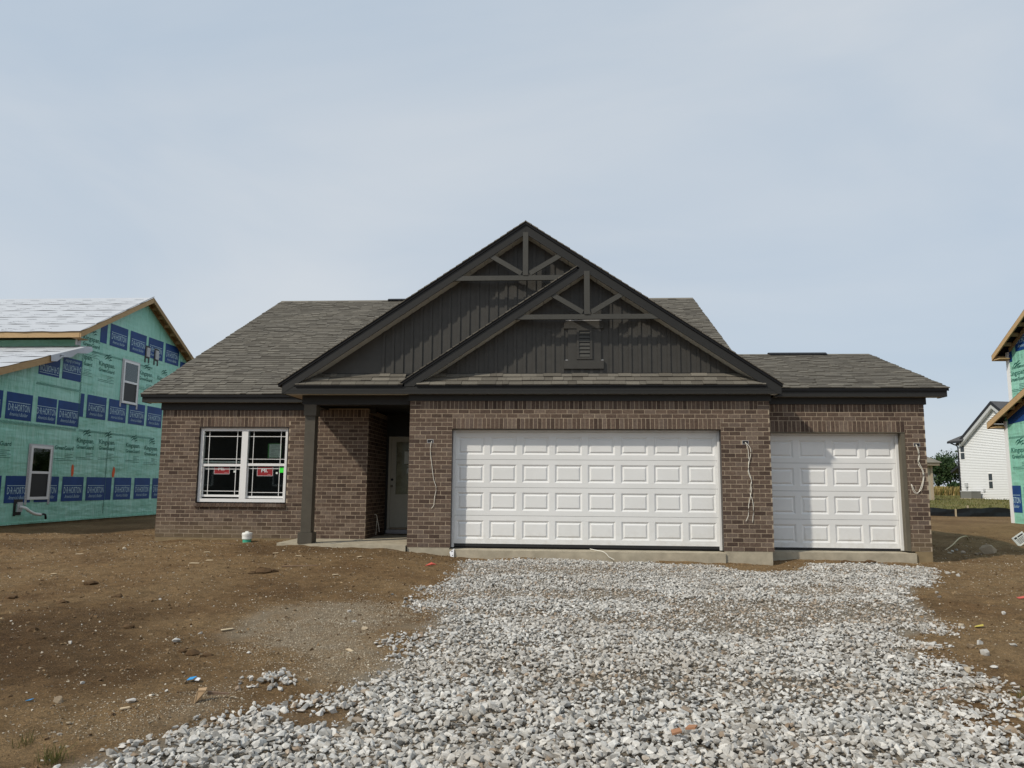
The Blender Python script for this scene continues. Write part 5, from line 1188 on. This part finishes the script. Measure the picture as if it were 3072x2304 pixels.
for (x, y, r0) in ((3.50, -9.36, .3), (3.60, -9.30, -.5)):
    o = MB().prism([(math.cos(r0)*a-math.sin(r0)*b, math.sin(r0)*a+math.cos(r0)*b, c) for a, b, c in ((-.03, -.018, 0), (.03, -.02, .012), (.034, .014, .02), (-.02, .02, .01))], (0, 0, .012)).build("clay_shard", M['shard'])
    o.location = (x, y, gpos(x, y)+.058); tag(o, "orange clay shard lying among the driveway gravel", "shard", "orange shards on the gravel")
# printed card on the ground, right
dc = thing("printed_card", (13.2, 4.2, 0), "white diamond-turned card with black print propped on the dirt", "card")
zd = gpos(13.2, 4.2); Md = axes((13.2, 4.2, zd+.15), Vector((.72, 0, .69)), Vector((-.66, .28, .69)).normalized()) 
u_ = Vector((.78, -.15, .60)).normalized(); v_ = Vector((-.66, .1, .74)); v_ = (v_-u_*v_.dot(u_)).normalized(); Md = axes((13.25, 4.2, zd+.155), u_, v_)
place("card_sheet", MB().box(-.14, .14, -.12, .12, -.004, 0).mesh("card_sheet", M['paper']), dc, Md)
mb = MB(); mb.quad((-.10, .05, .001), (-.04, .05, .001), (-.04, .09, .001), (-.10, .09, .001))
for k in range(5): mb.quad((-.09, .02-.025*k, .001), (.10-.02*(k % 3), .02-.025*k, .001), (.10-.02*(k % 3), .031-.025*k, .001), (-.09, .031-.025*k, .001))
mb.quad((-.02, .055, .001), (.11, .055, .001), (.11, .085, .001), (-.02, .085, .001)); place("card_print", mb.mesh("card_print", M['black']), dc, Md)
z0 = gpos(11.2, 3.2); z1 = gpos(12.9, 5.8)
tag(MB().tube(smooth_path([(10.95, 2.9, gpos(10.95, 2.9)+.0), (11.3, 3.3, gpos(11.3, 3.3)+.09), (11.9, 4.2, gpos(11.9, 4.2)+.14), (12.5, 5.1, gpos(12.5, 5.1)+.12), (12.8, 5.6, gpos(12.8, 5.6)+.02)]), .010, 6, r1=.02).build("bare_root", M['chip'], None, smooth=True), "long pale bent root lying across dirt right of the house", "root")
tg = thing("plastic_tag", (.86, -.075, -.12), "torn white tag with black marks leaning on the garage slab edge", "tag")
Mt = axes((.86, -.085, -.085), (.98, -.1, -.12), (.12, .2, .97)); Mt = axes((.86, -.085, -.09), Vector((1, 0, 0)), Vector((0, .3, .95)).normalized())
place("tag_sheet", MB().prism([(-.055, .02, 0), (-.02, -.085, 0), (.03, -.08, 0), (.028, .085, 0), (.0, .06, 0)], (0, 0, .003)).mesh("tag_sheet", M['white_ink']), tg, Mt)
place("tag_marks", MB().quad((-.02, .02, .004), (.0, .02, .004), (.005, .045, .004), (-.015, .04, .004)).quad((0, -.05, .004), (.015, -.05, .004), (.015, -.03, .004), (0, -.03, .004)).mesh("tag_marks", M['black']), tg, Mt)
# sticks and chips
def stick(x, y, L_, a, r0, mat, label, group=None):
    dx, dy = math.cos(a)*L_/2, math.sin(a)*L_/2
    p = [(x-dx, y-dy, gpos(x-dx, y-dy)+r0*.7), (x, y, max(gpos(x, y), (gpos(x-dx, y-dy)+gpos(x+dx, y+dy))/2)+r0*.8), (x+dx, y+dy, gpos(x+dx, y+dy)+r0*.7)]
    return tag(MB().tube(p, r0, 5, r1=r0*.7).build("stick", mat), label, "stick", group)
stick(-3.6, .35, .45, .08, .009, M['old_stick'], "thin dark stick lying on dirt before the white cleanout")
stick(-1.15, -2.45, .55, .05, .010, M['old_stick'], "dark stick lying on dirt below the porch slab")
stick(5.62, -8.0, .35, .5, .006, M['shard'], "thin reddish twig at the right edge of the gravel")
def chip(x, y, L_, w_, a, label, grp):
    z = gpos(x, y)+.006; c, s = math.cos(a), math.sin(a); rr = random.Random(int(x*100))
    P = [(-L_/2, -w_/2, 0), (L_/2, -w_*.3, .006), (L_/2*.9, w_*.4, .008), (-L_*.45, w_/2, .003)]
    return tag(MB().prism([(x+c*p[0]-s*p[1], y+s*p[0]+c*p[1], z+p[2]) for p in P], (0, 0, .007)).build("wood_chip", M['chip']), label, "wood chip", grp)
for (x, y, L_, w_, a) in ((-2.8, -2.45, .19, .045, -.35), (-2.68, -2.2, .12, .04, -.2), (-1.5, -1.5, .1, .03, .3), (-2.0, -1.2, .09, .03, .1), (-1.6, -2.9, .1, .035, .4), (-3.2, -1.2, .1, .03, .0), (-.5, -1.4, .07, .06, .7), (.15, -1.2, .06, .05, .2), (-.4, -3.1, .09, .03, .5), (-5.2, -1.6, .12, .03, .2), (-4.4, -3.4, .09, .03, -.2), (-.45, -6.55, .12, .035, .6), (.96, -7.2, .16, .03, -1.0), (-.05, -9.0, .06, .02, .4)): chip(x, y, L_, w_, a, "pale splinter of wood lying on the brown dirt", "pale wood splinters on the dirt")
# loose stones one can pick out
ROCKS = [(-.62,-8.83,.083),(-.69,-7.08,.083),(-.7,-6.59,.051),(.88,-6.37,.077),(.66,-5.97,.052),(.46,-5.46,.055),(-.78,-3.9,.047),(-1.95,-5.03,.04),(-.07,-8.89,.068),(-.01,-8.74,.037),(.02,-8.6,.032),(-.72,-8.41,.041),(-.25,-9.28,.04),(-.18,-9.47,.03),(-1.66,-7.14,.051),(-4.9,-.77,.12),(.96,-4.46,.069),(.69,-4.27,.053),(.18,-4.4,.044),(1.09,-2.47,.08),(6.23,-6.63,.1),(6.54,-6.7,.094),(6.68,-6.57,.08),(6.55,-6.9,.097),(6.15,-7.4,.078),(6.39,-7.34,.06),(5.95,-8.55,.077),(5.80,-8.7,.08),(8.87,-1.5,.086),(8.9,-1.75,.084),(9.04,-1.32,.062),(7.81,-4.91,.064),(6.99,-6.55,.076),(7.0,-5.62,.073),(7.6,-3.88,.069),(7.71,-3.59,.061),(11.13,2.01,.11),(11.06,2.38,.1),(11.13,2.78,.08),(10.68,2.14,.09),(.13,-7.42,.044),(.62,-9.55,.06),(11.3,2.2,.12),(10.9,2.5,.09)]
RM = []
for k in range(8):
    V, F = stone_template(500+k, 16, .6+.04*k); RM.append(fastmesh("stone", V, F, M['stone']))
RMP = []
for k in range(4):
    V, F = stone_template(520+k, 16, .6); RMP.append(fastmesh("stone", V, F, M['pebble']))
for k, (x, y, s) in enumerate(ROCKS):
    if s < .068: lb, g_ = "small pale stone lying loose on the brown dirt", "small loose stones on the dirt"
    elif x < 5: lb, g_ = "fist-sized stone lying loose on the dirt left of the driveway", "larger stones left of the driveway"
    elif y > 0: lb, g_ = "pale broken stone on the dirt beside the house's right corner", "broken stones by the house corner"
    else: lb, g_ = "flat pale stone lying loose on the dirt right of the driveway", "larger stones right of the driveway"
    o = bpy.data.objects.new("stone", (RM if k % 3 else RMP)[k % (8 if k % 3 else 4)]); COL.objects.link(o); o.location = (x, y, gpos(x, y)+s*.16); o.scale = (s, s, s); o.rotation_euler = (random.uniform(-.3, .3), random.uniform(-.3, .3), random.uniform(0, 6.28)); tag(o, lb, "stone", g_)
V, F = stone_template(540, 26, .75); o = place("boulder", fastmesh("boulder", V*.30, F, M['pebble'])); o.location = (11.58, 2.45, gpos(11.58, 2.45)+.07); tag(o, "largest pale lump of stone on dirt right of the house", "stone")
def clod(x, y, s, label, group, seed):
    V, F = stone_template(seed, 40, .55); V = V*(1+.25*(np.random.default_rng(seed).random((len(V), 1))-.5)); o = place("dirt_clod", fastmesh("dirt_clod", V*s, F, M['clod'])); o.location = (x, y, gpos(x, y)+s*.1); tag(o, label, "dirt clod", group)
for k, (x, y, s) in enumerate(((-1.48, -3.05, .22), (-1.35, -3.0, .13), (-1.62, -3.1, .12), (-2.3, -6.75, .11), (-1.45, -6.55, .10), (-2.5, -5.0, .13), (-3.4, -4.1, .16), (-.30, -7.55, .11), (-.15, -7.6, .09), (-.42, -7.5, .08), (-3.9, -4.9, .12), (-2.95, -5.35, .12))): clod(x, y, s, "dark clod of soil sitting on the dirt yard", "dark clods on the dirt yard", 560+k)
for k, (x, y, s) in enumerate(((7.85, -.02, .17), (8.25, -.05, .2))): clod(x, y, s, "tan lump of soil between gravel and the smaller garage slab", "tan lumps by the smaller garage", 580+k)
# grass tufts
def tuft(x, y, n, h, label, grp):
    xx = r_.normal(x, .03, n); yy = r_.normal(y, .03, n); o = place("grass_tuft", blades(xx, yy, np.array([gpos(a, b)-.01 for a, b in zip(xx, yy)]), r_.uniform(.4, 1, n)*h, np.full(n, .005), M['blade'], "grass_tuft", .4)); tag(o, label, "grass tuft", grp)
tuft(.05, -9.86, 90, .10, "thick green grass tuft at the left tip of the gravel", None); tuft(-.30, -9.6, 40, .08, "thin grass tuft on dirt left of the gravel tip", None)
for (x, y) in ((6.02, -8.52), (6.12, -8.2), (6.05, -8.7)): tuft(x, y, 60, .09, "small green grass tuft on the dirt right of the gravel", "grass tufts right of the gravel")
